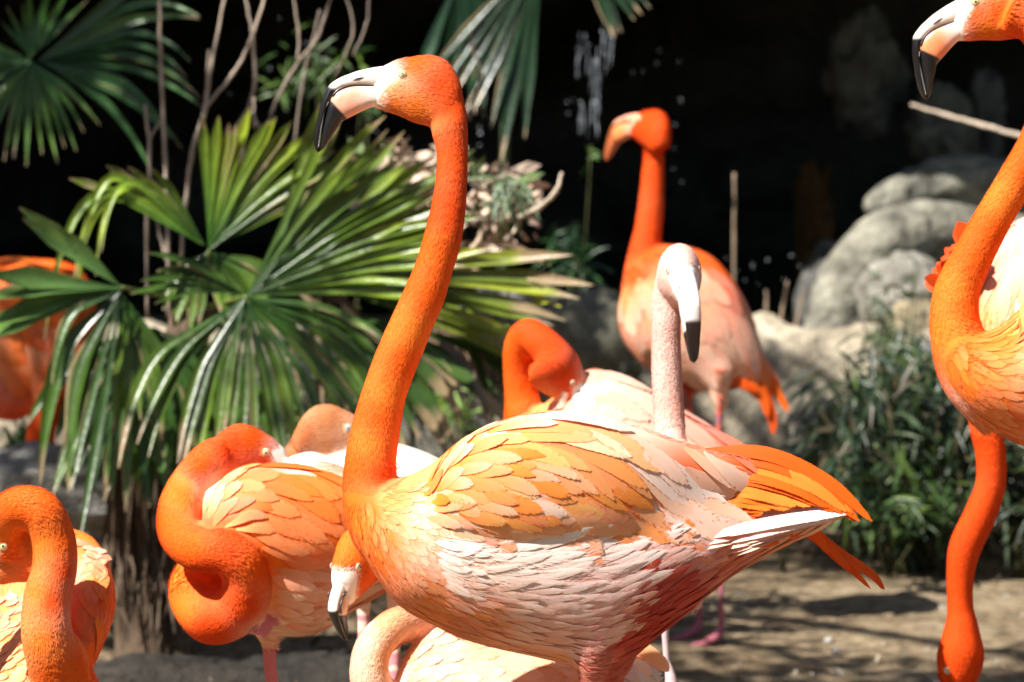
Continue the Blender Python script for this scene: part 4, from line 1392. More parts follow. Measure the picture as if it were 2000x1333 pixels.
for sg, x in ((-1, 1150), (1, 1195)):
    b.tb([(x + 10, 1200, 70, sg * .06), (x + 5, 1290, 38, sg * .055), (x, 1345, 17, sg * .05), (x + 4, 1450, 11, sg * .05), (x + 8, 1560, 10, sg * .05)], 8)
    b.tb([(x + 5, 1330, 14, sg * .05), (x + 8, 1560, 10.5, sg * .05), (x + 8, 1680, 18, sg * .05), (x + 2, 1760, 9.5, sg * .05), (x - 10, gy(5) - 25, 9, sg * .05)], 9, m=12)
    for a in (-1, 0, 1):
        b.tb([(x - 10, gy(5) - 30, 10, sg * .05), (x - 60, gy(5) - 16, 8, sg * .05 + a * .02), (x - 110, gy(5) - 6, 6, sg * .05 + a * .05)], 9, m=8)
b.finish([(700, 130, WH), (745, 150, WH), (728, 200, (.9, .55, .38)), (760, 175, PE), (800, 125, OR), (850, 160, OD), (880, 200, OD), (800, 210, OY), (760, 205, OY), (880, 300, OD), (870, 400, OD), (850, 480, OR),
          (840, 560, OR), (800, 640, OY), (790, 700, OR), (760, 760, OY), (735, 800, OR), (720, 860, OY), (700, 900, OR), (740, 920, OD), (690, 980, OR), (720, 1000, OR), (720, 1060, OR), (770, 990, (.9, .42, .16)), (800, 960, PE),
          (780, 1050, OY), (830, 1010, PA), (800, 1100, (.93, .40, .22)), (840, 1080, PA), (860, 1160, (.93, .42, .25)), (830, 1190, (.92, .30, .10)), (900, 1100, PA), (1000, 1120, KX), (900, 1070, KX), (1060, 1090, KX), (1180, 1075, KW), (960, 1150, KW), (950, 1200, PE), (1050, 1250, KD), (1150, 1150, KM), (1150, 1240, KD), (1120, 1060, KW), (1000, 1010, PA),
          (1230, 1080, KM), (1225, 1165, (.75, .25, .2)), (1240, 1200, RD), (1230, 1250, RD), (1190, 1275, (.6, .1, .07)), (1270, 1230, RD), (1270, 1160, RD), (1320, 1180, RD), (1300, 1120, (.78, .26, .16)), (1350, 1110, RP), (1180, 1290, RP), (1420, 1120, (.85, .28, .14)), (1450, 1080, PE), (1540, 1040, PE), (1380, 1050, PA), (1450, 1015, WH), (1530, 1000, WH), (1600, 1010, WH), (1480, 1060, PA),
          (1000, 850, PA), (1200, 850, PA), (900, 880, YO), (1350, 950, OR), (1450, 930, OR), (1320, 1060, KM), (1300, 1090, KM)], voxel=.0036, it=8)
SH = [  # arrows: x y dx dy L W root colour tip colour
    (840, 925, .75, -.5, 60, 26, YO, PA), (845, 975, .95, -.1, 62, 26, YO, OY), (850, 1020, .95, .15, 64, 26, PE, PA), (890, 870, .85, -.45, 90, 30, YO, PA), (960, 830, .95, -.2, 130, 36, YO, PA),  # deeper root colours paint the shade under overlapping feathers
    (930, 900, .95, -.12, 95, 28, YO, OY), (1000, 870, .97, .05, 125, 30, YO, YO), (1080, 880, .92, .3, 150, 32, OY, YO), (1120, 930, .82, .55, 165, 32, OR, YO), (1180, 940, .7, .7, 180, 34, OR, YO),
    (930, 960, .95, .1, 85, 32, YO, PE), (1000, 950, .93, .25, 100, 34, OY, PE), (1070, 980, .88, .42, 115, 40, PE, (.92, .5, .28)), (950, 1020, .95, .2, 90, 36, PE, PA), (1100, 1020, .93, .25, 100, 40, PE, PP), (1200, 1010, .85, .45, 120, 42, PE, PP),
    (1050, 815, .97, .1, 170, 44, KW, KX), (1150, 835, .95, .25, 190, 50, KW, KX), (1200, 880, .88, .42, 200, 52, PA, KW), (1280, 880, .86, .45, 190, 62, PA, KW), (1340, 920, .78, .55, 180, 62, PP, (.92, .52, .34)), (1300, 960, .7, .65, 170, 60, PP, PE),
    (1380, 890, .9, .4, 150, 44, PA, PP), (1420, 930, .9, .38, 150, 38, OR, OY), (1480, 930, .93, .33, 170, 36, OR, OY), (1440, 975, .97, .15, 150, 34, OD, OR), (1350, 1010, .9, .2, 140, 40, OR, OR)]
b.lay([(828, 1020), (826, 950), (850, 905), (885, 862), (940, 822), (1030, 796), (1150, 800), (1260, 822), (1340, 858), (1420, 888), (1520, 920), (1500, 980), (1400, 992), (1320, 1022), (1200, 1038), (1050, 1046), (900, 1044)],
      [(*q[:4], q[4] * 1.2, q[5] * .92, *q[6:]) for q in SH], 290, seed=3, tries=15000, dens=(.21, .56), lift=.0032, vary=[((1010, 890, 215), [(YO, PA), (OR, YO), (YO, YO), (OY, YO), (OY, (.95, .5, .12)), (YO, (.95, .68, .42))]), ((1150, 970, 120), [(OY, YO), (OR, OY), (PE, PA)]), ((950, 1010, 120), [(PE, PA), (OY, PE), (PA, WH)]), ((1280, 880, 170), [(KW, KX), (PE, KW), (PA, KW), (PA, KX)])])
KX = (.95, .74, .65)
FL = [(850, 1060, .85, .35, 70, 20, KX, KX), (870, 1110, .9, .35, 74, 20, PA, KW), (930, 1100, .97, .0, 110, 22, KX, KX), (1000, 1110, .97, -.12, 130, 22, KX, KX), (1100, 1080, .97, -.22, 140, 22, KW, KX), (1200, 1065, .93, -.35, 130, 20, KM, KW),
      (950, 1160, .97, .08, 100, 22, PE, KW), (1050, 1170, .97, -.1, 120, 22, KM, KW), (1150, 1140, .93, -.25, 130, 20, KM, KW), (1220, 1130, .9, -.4, 120, 18, KD, KM), (900, 1190, .93, .3, 70, 22, OY, PE), (1000, 1230, .98, .12, 90, 24, PE, KM), (1100, 1240, .97, -.1, 90, 24, KD, KM), (1200, 1220, .85, -.5, 80, 20, RP, PP)]
b.lay([(838, 1045), (1000, 1062), (1150, 1056), (1260, 1046), (1285, 1085), (1240, 1130), (1220, 1200), (1180, 1270), (1050, 1268), (940, 1240), (880, 1205), (850, 1130)], [(*q[:5], q[5] * .68, *q[6:]) for q in FL], 60, seed=5, tries=12000, dens=(.24, .60), lift=.0036, jc=.025, name='flank_feather')
TH = [(1250, 1130, .8, -.55, 70, 16, RD, RD), (1300, 1180, .75, -.6, 80, 16, RD, RD), (1240, 1260, .8, -.5, 60, 16, RD, RD), (1380, 1120, .85, -.5, 90, 16, RD, (.8, .2, .1)), (1450, 1090, .88, -.42, 100, 18, RP, PE), (1550, 1040, .92, -.36, 110, 20, PE, PA), (1350, 1060, .9, -.3, 90, 22, PP, PA),
      (1400, 1040, .93, -.25, 150, 26, PA, WH), (1480, 1015, .97, -.12, 160, 28, WH, WH), (1320, 1075, .9, -.25, 130, 24, KM, KW)]
b.lay([(1240, 1110), (1320, 1050), (1420, 1012), (1560, 995), (1650, 1000), (1560, 1056), (1440, 1118), (1380, 1175), (1290, 1245), (1200, 1290), (1190, 1240)], TH, 0, seed=6, tries=9000, dens=(.26, .6), lift=.003)
CH = [(700, 1000, .35, .9, 26, 15, OR, OY), (760, 980, .8, .5, 26, 15, OY, PE), (730, 1080, .5, .85, 30, 17, OR, OY), (800, 1000, .9, .3, 30, 17, PE, PA), (800, 1080, .75, .6, 34, 19, OY, PA), (790, 1150, .7, .65, 36, 20, OR, PE), (850, 1190, .9, .4, 44, 22, OY, PE), (950, 1240, .97, .2, 50, 22, PE, PP), (1060, 1275, 1, .1, 50, 22, PE, PP)]
b.lay([(680, 1000), (720, 975), (780, 955), (830, 950), (845, 1050), (860, 1150), (900, 1210), (1000, 1252), (1120, 1280), (1100, 1298), (960, 1262), (850, 1222), (780, 1178), (725, 1105), (690, 1045)], [(*q[:4], q[4] * 1.5, q[5] * .8, *q[6:]) for q in CH], 0, seed=8, tries=12000, dens=(.3, .62), lift=.0010, jc=.05)
# long wing and tail feathers
T_ = b.plume
PR = np.random.default_rng(12)
for k in range(16):      # near wing quills, fanned and overlapping
    t = k / 15.0
    xr, yr = 1320 + 60 * PR.random(), 985 - 105 * t
    xt, yt = 1480 + 215 * t ** .8 + PR.normal(0, 10), 1000 + 26 * t ** 2 + PR.normal(0, 4) - 14 * math.sin(t * 3.1)
    c0_, c1_ = [(OD, OR), (OR, OY), (OR, OR), (OY, (.94, .26, .03))][PR.integers(4)]
    T_([(xr, yr, -.07), (xr * .6 + xt * .4, yr * .72 + yt * .28 - 32 * t, -.070 + .022 * t), (xr * .25 + xt * .75, yr * .34 + yt * .66 - 30 * t, -.066 + .022 * t - .002 * (k % 3)), (xt, yt, -.07 + .03 * t)], PR.uniform(24, 34), c0_, c1_, .5 + PR.normal(0, .12), pointed=.35)
for pts, w, c0, c1 in [
    ([(1480, 985, .03), (1560, 1020, .04), (1640, 1080, .05), (1700, 1120, .05), (1727, 1152, .05)], 20, OR, OD), ([(1490, 1000, .04), (1570, 1035, .05), (1640, 1090, .06), (1700, 1150, .06)], 18, OR, OR), ([(1490, 1000, .035), (1565, 1030, .045), (1645, 1100, .05), (1676, 1126, .05)], 16, OR, OD),
    ([(1500, 1000, .03), (1560, 1030, .035), (1620, 1070, .04), (1660, 1112, .04)], 18, OD, OR), ([(1500, 990, .02), (1560, 1020, .02), (1600, 1050, .02), (1614, 1078, .02)], 18, OR, OR)]: T_(pts, w, c0, c1, .2 + PR.normal(0, .15), pointed=.4)
for k in range(12):      # pale tail coverts and tail feathers
    t = k / 11.0
    xr, yr = 1290 + 150 * PR.random(), 1052 + 38 * t
    xt, yt = 1672 - 70 * t + PR.normal(0, 8), 999 + 18 * t + PR.normal(0, 2)
    T_([(xr, yr, -.100), (xr * .75 + xt * .25, yr * .75 + yt * .25 - 4, -.100), (xr * .5 + xt * .5, yr * .5 + yt * .5 - 6, -.082 + .008 * t), (xr * .25 + xt * .75, yr * .25 + yt * .75 - 4, -.060), (xt, yt, -.035)], PR.uniform(22, 32), (.92, .46, .32), tuple(np.array(KW) * (1 - t) + np.array(PA) * t), .8 + PR.normal(0, .15), pointed=.4)
b._barbs(b.pl, 60)
b.fuzz(60000, .0105, .0015, .30, (0, 3), .30, .13)
b.fuzz(24000, .018, .0016, .10, (1, 8), .35, .10, field=[(q[0], q[1], (q[2], q[3])) for q in FL + TH + CH])
b.fuzz(5000, .034, .0010, .25, (1,), .5, .05, field=[(q[0], q[1], (q[2], q[3])) for q in FL + TH], box=(850, 1040, 1300, 1240), name='flank_wisps')

# ---------------- 2: coiled sleeping flamingo
b = Bird(5.65, 'orange flamingo asleep with its neck coiled in a loop, left of the large one', (525, 1240))
b.head(519, 884, (.93, -.36, .10), (.30, .93, -.15), off=-.075, beak=False)
b.tb([(455, 888, 43, -.06), (415, 903, 43, -.06), (375, 945, 42, -.05), (350, 995, 42, -.075), (352, 1045, 42, -.11), (390, 1075, 43, -.15), (445, 1080, 45, -.165), (478, 1120, 46, -.15), (470, 1180, 52, -.12), (415, 1205, 54, -.09), (385, 1155, 56, -.04), (420, 1110, 60, .02)], 0, n=9, m=24)
b.ab([(372, 985, 340, 1160, .045, .0), (400, 950, 370, 1200, .08), (455, 915, 420, 1228, .115), (540, 908, 520, 1240, .135), (620, 915, 610, 1240, .135), (700, 940, 690, 1195, .12), (780, 985, 770, 1150, .09), (860, 1040, 850, 1120, .05), (940, 1085, 935, 1105, .015)], 1, m=36)
b.ab([(400, 960, 395, 1060, .03, -.10), (470, 915, 460, 1090, .04, -.12), (560, 908, 545, 1110, .045, -.125), (650, 925, 640, 1110, .045, -.12), (740, 970, 730, 1100, .035, -.1), (840, 1040, 830, 1100, .02, -.07)], 2)
b.tb([(560, 925, 30, -.05), (620, 935, 36, -.05), (680, 960, 40, -.05)], 1)
b.tb([(525, 1180, 48, -.03), (523, 1232, 28, -.03), (524, 1256, 15, -.03), (525, 1270, 9, -.03)], 8)
b.tb([(523, 1240, 14, -.03), (531, 1333, 13.5, -.03), (545, 1480, 16, -.03), (545, 1560, 11, -.03), (545, gy(5.62) - 15, 9, -.03)], 9, m=12)
for a in (-1, 0, 1): b.tb([(545, gy(5.62) - 25, 10, -.03), (480, gy(5.6) - 12, 7, -.03 + a * .03), (430, gy(5.6) - 6, 5, -.03 + a * .06)], 9, m=8)
b.tb([(535, 1205, 17, -.08), (510, 1215, 13, -.11), (495, 1220, 9, -.13)], 9, m=10)
b.tb([(520, 1210, 10, -.11), (505, 1232, 7, -.13), (494, 1240, 5, -.13)], 9, m=8)
b.tb([(530, 1215, 10, -.10), (520, 1235, 7, -.125), (512, 1248, 5, -.13)], 9, m=8)
b.legcol = (.62, .22, .24)
b.finish([(450, 870, OD), (500, 860, OR), (530, 900, OR), (548, 895, WH), (400, 900, OR), (350, 960, OY), (320, 1020, OR), (360, 1070, OR), (440, 1060, OD), (500, 1100, OR), (400, 1120, OD), (480, 1180, OD), (420, 1230, OD), (345, 1190, OY), (335, 1120, OY),
          (420, 950, PA), (460, 960, PE), (540, 940, OR), (560, 1000, OR), (620, 960, OR), (590, 905, PA), (640, 930, PP), (680, 980, OR), (560, 1100, OY), (620, 1100, PE), (560, 1180, PE), (640, 1180, PP), (560, 1230, PA), (660, 1060, PE), (800, 1060, OR), (525, 1230, PA)], voxel=.0042, it=6, p=3.4)
AR = [(400, 990, .3, -.9, 60, 20, PE, PA), (430, 950, .7, -.6, 80, 24, OY, PE), (500, 935, .95, -.05, 120, 28, OR, OY), (460, 1000, .85, -.4, 90, 26, PE, OR), (580, 945, .9, .35, 140, 34, OR, OY), (640, 950, .9, .4, 140, 36, OR, PE), (520, 1000, .85, .35, 110, 36, OR, PE), (620, 1020, .75, .6, 130, 34, OR, OY),
      (680, 1040, .6, .75, 130, 30, OR, OY), (560, 1060, .9, .3, 90, 26, OY, PE), (620, 1120, .93, .2, 90, 24, PE, PA), (560, 1150, .9, .25, 70, 22, PE, PA), (600, 1210, .93, -.1, 60, 22, PP, PA), (540, 1210, .85, .4, 50, 22, PE, PA), (680, 1160, .9, -.3, 80, 22, PE, PA)]
b.lay([(385, 1010), (400, 950), (450, 915), (540, 905), (640, 915), (740, 960), (740, 1140), (640, 1225), (560, 1240), (530, 1180), (525, 1090), (480, 1045), (420, 1030)], AR, 130, seed=11, tries=9000, dens=(.28, .6), lift=.0034)
for pts, w, c0, c1 in [([(560, 915, -.02), (620, 905, -.04), (680, 925, -.05)], 34, WH, PP), ([(540, 905, .02), (600, 895, .0), (660, 910, -.02)], 36, WH, PP), ([(575, 935, -.09), (640, 945, -.13), (700, 975, -.14)], 32, PP, WH)]: b.plume(pts, w, c0, c1, 1.0)
b.fuzz(26000, .0095, .0021, .34, (0, 3), .32, .13)
b.fuzz(11000, .018, .0022, .14, (1, 8), .35, .10, field=[(q[0], q[1], (q[2], q[3])) for q in AR])

# ---------------- 3: flamingo cut by the left edge, neck arched over
b = Bird(5.25, 'orange flamingo cut by the left edge with its neck arched down in an inverted U', (60, 1300))
b.head(9, 1066, (-.9, -.43, -.05), (-.43, .9, .0), off=-.06)
b.tb([(5, 1085, 34, -.05), (8, 1030, 42, -.06), (32, 995, 43, -.08), (75, 998, 43, -.09), (103, 1050, 43, -.08), (106, 1110, 44, -.08), (92, 1170, 46, -.09), (92, 1240, 50, -.10), (115, 1310, 60, -.07), (130, 1400, 80, .0), (110, 1480, 90, .1)], 0, n=9, m=24)
b.ab([(170, 1330, 60, 1480, .05, -.03), (222, 1200, -30, 1500, .11, .02), (214, 1108, -80, 1440, .135, .10), (182, 1052, -110, 1360, .13, .2), (130, 1030, -120, 1290, .12, .28), (90, 1020, -100, 1240, .09, .36), (50, 1030, -70, 1180, .05, .44)], 1, n=7, m=40)
for sg in (-1, 1):
    b.tb([(60 + sg * 50, 1420, 50, .08), (60 + sg * 50, 1520, 22, .08), (60 + sg * 50, 1600, 13, .08), (60 + sg * 50, 1750, 12, .08)], 8)
    b.tb([(60 + sg * 50, 1540, 15, .08), (60 + sg * 50, 1680, 17, .08), (60 + sg * 50, gy(5.33) - 10, 10, .08)], 9, m=10)
b.finish([(10, 1060, OY), (30, 1000, OR), (80, 980, OR), (120, 1050, OR), (130, 1110, OD), (80, 1050, OY), (70, 1150, OY), (100, 1170, OD), (80, 1250, OY), (100, 1310, OR), (160, 1300, OR), (170, 1060, OY), (190, 1100, PE), (160, 1120, PP), (200, 1180, OR), (190, 1280, OR), (150, 1200, PP), (40, 1150, PE), (20, 1220, PE), (30, 1290, PE), (-60, 1200, PE)], voxel=.0044, it=6, p=2.5)
AR = [(30, 1130, .3, .9, 60, 20, PE, PA), (20, 1200, .8, .4, 60, 18, PE, PP), (20, 1280, .9, .3, 60, 16, PP, PE), (150, 1080, .4, -.8, 60, 30, PP, PA), (190, 1110, .2, -.9, 80, 30, OY, PP), (200, 1200, .05, -1, 100, 30, OR, OY), (170, 1200, -.1, -1, 80, 28, OR, PE), (190, 1300, .1, -1, 90, 28, OR, OY), (160, 1050, -.6, -.7, 60, 26, OR, OY)]
b.lay([(-20, 1080), (60, 1060), (60, 1333), (-20, 1340)], AR, 30, seed=13, tries=2500, dens=(.3, .6), lift=.0028)
b.lay([(128, 1130), (135, 1035), (170, 1048), (225, 1110), (222, 1340), (160, 1340), (140, 1250)], AR, 40, seed=14, tries=3500, dens=(.3, .6), lift=.0028)
b.fuzz(24000, .0085, .002, .34, (0, 3), .32, .12)
b.fuzz(9000, .015, .0022, .16, (1, 2, 8), .4, .12)

# ---------------- 4: pale sleeping flamingo behind
b = Bird(6.05, 'whitish flamingo asleep behind the large neck, rusty head resting on its back', (720, 1000))
b.head(680, 836, (.95, -.28, .05), (.3, .95, -.1), off=-.06, beak=False, iris=(.55, .6, .62))
b.tb([(650, 850, 38, -.03), (615, 866, 38, -.02), (590, 900, 40, 0), (590, 960, 44, .02), (620, 1020, 60, .05)], 0)
b.ab([(600, 930, 585, 1030, .05), (620, 885, 600, 1080, .10), (680, 872, 670, 1110, .13), (770, 866, 760, 1115, .135), (830, 885, 830, 1100, .12), (880, 912, 890, 1070, .09), (960, 960, 960, 1030, .05), (1020, 990, 1020, 1010, .02)], 1, m=32)
for sg in (-1, 1):
    b.tb([(740 + sg * 30, 1060, 50, .0), (740 + sg * 30, 1150, 18, 0), (740 + sg * 30, 1300, 10, 0)], 8)
    b.tb([(740 + sg * 30, 1160, 12, 0), (740 + sg * 30, 1420, 15, 0), (740 + sg * 30, gy(6.05) - 8, 9, 0)], 9, m=10)
b.finish([(650, 820, (.72, .28, .11)), (600, 850, (.62, .2, .07)), (585, 890, (.6, .2, .07)), (680, 850, (.9, .5, .28)), (640, 870, (.85, .4, .18)), (620, 905, WH), (680, 900, WH), (780, 890, WH), (850, 920, WH), (760, 930, WH), (640, 940, PA), (800, 1060, PA)], voxel=.005, it=6, p=4)
AR = [(620, 900, .8, .2, 60, 36, WH, WH), (780, 880, .95, .15, 110, 40, WH, WH), (850, 915, .9, .4, 120, 40, WH, PA)]
b.lay([(590, 900), (650, 885), (780, 862), (870, 895), (870, 950), (600, 950)], AR, 40, seed=16, tries=2500, dens=(.32, .6), lift=.0028)
b.fuzz(9000, .009, .002, .35, (0, 3), .35, .14)
b.fuzz(4000, .014, .0022, .16, (1,), .35, .08)

# ---------------- 5: head-down flamingo below the large one
b = Bird(5.36, 'pale orange flamingo bending its head down beneath the chest of the large one', (1000, 1400))
b.head(696, 1108, (-.36, -.76, -.52), (-.44, .60, -.65), off=-.05, scale=.95, bs=.66, wide=1.2, low=(.9, .55, .36))
b.tb([(712, 1090, 34, -.03), (745, 1075, 36, -.01), (800, 1100, 37, .02), (840, 1150, 38, .03), (815, 1205, 37, .0), (765, 1228, 36, -.04), (728, 1270, 37, -.06), (724, 1330, 40, -.06), (760, 1390, 50, -.03), (830, 1400, 80, .0)], 0, n=9, m=22)
b.ab([(770, 1330, 740, 1440, .05), (800, 1265, 780, 1500, .09), (860, 1222, 850, 1540, .12), (950, 1215, 950, 1560, .135), (1060, 1225, 1060, 1550, .13), (1150, 1250, 1150, 1510, .11), (1230, 1280, 1220, 1440, .07), (1290, 1300, 1280, 1380, .03)], 1, m=36)
b.finish([(670, 1060, OY), (690, 1090, OY), (700, 1130, OR), (730, 1110, OR), (760, 1200, (.9, .5, .25)), (720, 1250, (.92, .6, .42)), (700, 1300, (.92, .58, .4)), (760, 1280, (.9, .42, .18)), (850, 1240, (.93, .52, .36)), (830, 1300, PA), (900, 1280, (.93, .52, .36)), (1000, 1290, PA), (1150, 1290, PA), (790, 1320, PA), (1250, 1320, WH)], voxel=.0044, it=6)
AR = [(800, 1290, .8, -.3, 60, 24, PE, PA), (880, 1250, .93, .2, 80, 26, PA, PE), (900, 1320, .95, 0, 90, 28, PE, PA), (1050, 1280, .95, .1, 110, 38, PA, PE), (1200, 1300, .93, .3, 110, 36, WH, PA)]
b.lay([(790, 1330), (800, 1270), (850, 1225), (1000, 1222), (1250, 1270), (1260, 1345), (790, 1345)], AR, 45, seed=17, tries=3000, dens=(.3, .6), lift=.0028)
for pts, w, c0, c1 in [([(1180, 1290, -.02), (1240, 1265, -.02), (1285, 1290, -.02), (1306, 1312, -.02)], 30, PE, (.92, .5, .28)), ([(1180, 1300, -.03), (1230, 1300, -.04), (1274, 1316, -.04)], 34, WH, PA), ([(1170, 1320, -.04), (1220, 1325, -.05), (1262, 1345, -.05)], 36, WH, PE), ([(1190, 1285, 0), (1235, 1275, 0), (1262, 1290, 0)], 26, PA, PE), ([(1180, 1340, -.05), (1210, 1345, -.06), (1240, 1370, -.06)], 36, WH, PA)]: b.plume(pts, w, c0, c1, .2)
for sg in (-1, 1):
    pass
b.fuzz(18000, .0085, .002, .32, (0, 3), .32, .12)
b.fuzz(6000, .015, .0022, .16, (1,), .35, .08)

# ---------------- 6: pale young flamingo facing the camera
b = Bird(5.6, 'whitish pink young flamingo facing forward with black tipped bill', (1320, 1200))
b.head(1335, 528, (.10, -.40, -.90), (.0, .90, -.40), off=-.03, scale=.98, face=(.86, .82, .77), low=(.86, .8, .76), iris=(.12, .1, .08), centre=True, wide=1.16, tips=40)
b.tb([(1330, 520, 36, .02), (1318, 535, 33, .045), (1305, 580, 29, .06), (1301, 640, 28, .06), (1302, 720, 29, .06), (1306, 800, 30, .06), (1310, 870, 34, .05), (1318, 950, 60, .04)], 0, n=8, m=24)
b.ab([(1270, 880, 1380, 880, .05, .02), (1230, 960, 1430, 950, .09, .06), (1215, 1040, 1440, 1040, .10, .12), (1225, 1110, 1420, 1110, .09, .16)], 1, m=30)
b.tb([(1302, 1100, 40, .10), (1302, 1190, 16, .10), (1299, 1240, 8.5, .10), (1306, 1325, 8, .10)], 9, m=12)
b.tb([(1306, 1300, 8, .10), (1312, 1338, 14, .10), (1315, 1370, 12, .10), (1315, 1600, 8, .10), (1315, gy(5.7) - 8, 9, .10)], 9, m=12)
b.tb([(1360, 1100, 40, .14), (1352, 1190, 14, .14), (1350, 1150, 8, .14)], 8)
b.legcol = (.55, .42, .42)
JP = (.86, .46, .36); JW = (.84, .55, .46)
b.finish([(1330, 470, JP), (1330, 510, (.9, .58, .48)), (1350, 530, JW), (1320, 540, JW), (1290, 600, JW), (1325, 640, (.75, .42, .34)), (1325, 700, (.8, .48, .4)), (1285, 720, JW), (1320, 800, JP), (1290, 830, JW), (1330, 1000, JW)], voxel=.004, it=6)  # duller right-side samples put the head's shadow into the neck colour
b.fuzz(26000, .0075, .0014, .6, (0, 3), .5, .12)
b.fuzz(2000, .015, .0022, .16, (1,), .35, .08)

# ---------------- 7: preening flamingo behind
b = Bird(6.4, 'flamingo with bright orange neck folded down preening its pale pink back', (1150, 1000))
b.head(1118, 748, (.62, -.75, .25), (.75, .6, -.1), off=-.09, beak=False, scale=.8)
b.tb([(1112, 752, 34, -.05), (1092, 712, 40, -.05), (1058, 672, 35, -.04), (1030, 655, 31, -.02), (1014, 680, 30, .0), (1014, 730, 31, .02), (1020, 780, 35, .03), (1028, 850, 46, .03), (1060, 920, 70, .05)], 0, n=9, m=22)
b.ab([(985, 880, 970, 960, .05), (1010, 835, 1000, 1010, .09), (1080, 775, 1070, 1060, .115), (1150, 722, 1150, 1070, .135), (1240, 745, 1230, 1060, .13), (1330, 800, 1310, 1020, .10), (1420, 850, 1390, 980, .06), (1480, 885, 1470, 920, .025), (1510, 900, 1508, 908, .01)], 1, m=32)
for sg in (-1, 1):
    b.tb([(1180 + sg * 25, 1030, 50, 0), (1180 + sg * 25, 1100, 16, 0), (1180 + sg * 25, 1300, 9, 0)], 8)
    b.tb([(1180 + sg * 25, 1110, 11, 0), (1180 + sg * 25, 1350, 13, 0), (1180 + sg * 25, gy(6.4) - 8, 8, 0)], 9, m=10)
b.finish([(1030, 640, OD), (1000, 680, OR), (1020, 760, OR), (1060, 690, OD), (1110, 740, OD), (1130, 765, OR), (1070, 790, PE), (970, 800, OR), (1150, 740, PP), (1200, 750, PA), (1180, 800, PP), (1260, 800, PA), (1350, 850, RP), (1400, 870, OR), (1480, 890, OD)], voxel=.0052, it=6, p=4)
AR = [(1060, 800, .8, -.4, 80, 40, PP, PA), (1150, 750, .9, .1, 130, 44, PP, PA), (1250, 800, .9, .4, 150, 44, PA, PP), (1400, 860, .93, .35, 160, 36, RP, OR)]
b.lay([(1050, 800), (1130, 730), (1200, 722), (1280, 770), (1400, 840), (1500, 890), (1400, 900), (1200, 850)], AR, 45, seed=19, tries=3000, dens=(.3, .6), lift=.0028)
b.fuzz(12000, .0095, .0022, .36, (0, 3), .35, .13)
b.fuzz(4000, .016, .0026, .16, (1,), .35, .08)

# ---------------- 8: far standing flamingo
b = Bird(8.4, 'far flamingo standing upright before the dark cave with drooping wing tips', (1390, 1240))
b.head(1248, 232, (-.62, .12, .75), (.0, 1, .1), off=-.02, scale=1.0, face=(.86, .36, .22), low=(.86, .26, .08), tip=(.5, .14, .05), dark=True)
NK = [(1252, 262, 1297, 258), (1256, 300, 1298, 300), (1252, 350, 1297, 352), (1246, 400, 1297, 405), (1238, 450, 1292, 462), (1226, 495, 1284, 515), (1216, 545, 1280, 560)]
b.ab([(*q, math.hypot(q[0] - q[2], q[1] - q[3]) / 2 / 810 * .95) for q in NK] + [(1212, 600, 1300, 600, .06)], 0)
b.ab([(1225, 515, 1210, 590, .04), (1258, 490, 1208, 630, .075), (1310, 478, 1225, 680, .10), (1380, 495, 1275, 730, .12), (1430, 545, 1340, 762, .12), (1465, 615, 1400, 765, .10), (1492, 690, 1455, 760, .07), (1515, 755, 1490, 785, .03)], 1, m=32)
for (x, x2, x3, sg) in ((1345, 1350, 1366, 0), (1404, 1404, 1408, -.08)):
    b.tb([(x, 720, 30, sg), (x, 762, 11, sg), (x + 1, 800, 6, sg)], 8)
    b.tb([(x + 1, 790, 8, sg), (x2, 960, 6.5, sg), (x2 + 4, 1000, 10, sg), (x3, 1040, 6, sg), (x3, 1160, 6.5, sg), (x3, gy(8.4 + sg) - 22, 9, sg)], 9, m=10)
    for a in (-1, 0, 1):
        b.tb([(x3, gy(8.4 + sg) - 26, 10, sg), (x3 - 24 - 5 * a, gy(8.4 + sg) - 10, 7, sg + a * .02 - .05), (x3 - 48 + 16 * a, gy(8.4 + sg) + 2 + a * 3, 5, sg - .08)], 9, m=8)
b.legcol = (.42, .12, .15)
b.finish([(1265, 205, OD), (1290, 240, OD), (1240, 240, OD), (1280, 330, OD), (1270, 450, OD), (1240, 540, OD), (1260, 490, OD), (1215, 590, PE), (1230, 660, PP), (1250, 720, PP), (1270, 560, (.86, .3, .14)), (1350, 520, OR), (1410, 530, OR), (1400, 600, PP), (1450, 620, PP), (1430, 680, PA), (1350, 640, PP), (1480, 680, (.85, .34, .16)), (1330, 740, RD), (1400, 750, RD), (1450, 740, OR), (1500, 760, OD)], voxel=.007, it=5)
AR = [(1225, 600, .3, .9, 60, 30, PE, PA), (1250, 690, .4, .8, 60, 30, PE, PP), (1300, 560, .6, .7, 90, 36, PE, PP), (1400, 530, .7, .6, 110, 34, OR, PP), (1430, 620, .6, .75, 120, 34, PP, PA), (1350, 680, .6, .7, 110, 34, PP, PA), (1480, 690, .5, .85, 110, 26, PE, OR)]
b.lay([(1212, 570), (1300, 500), (1390, 500), (1450, 560), (1500, 700), (1450, 740), (1330, 720), (1240, 690)], AR, 80, seed=21, tries=3500, dens=(.3, .6), lift=.0034)
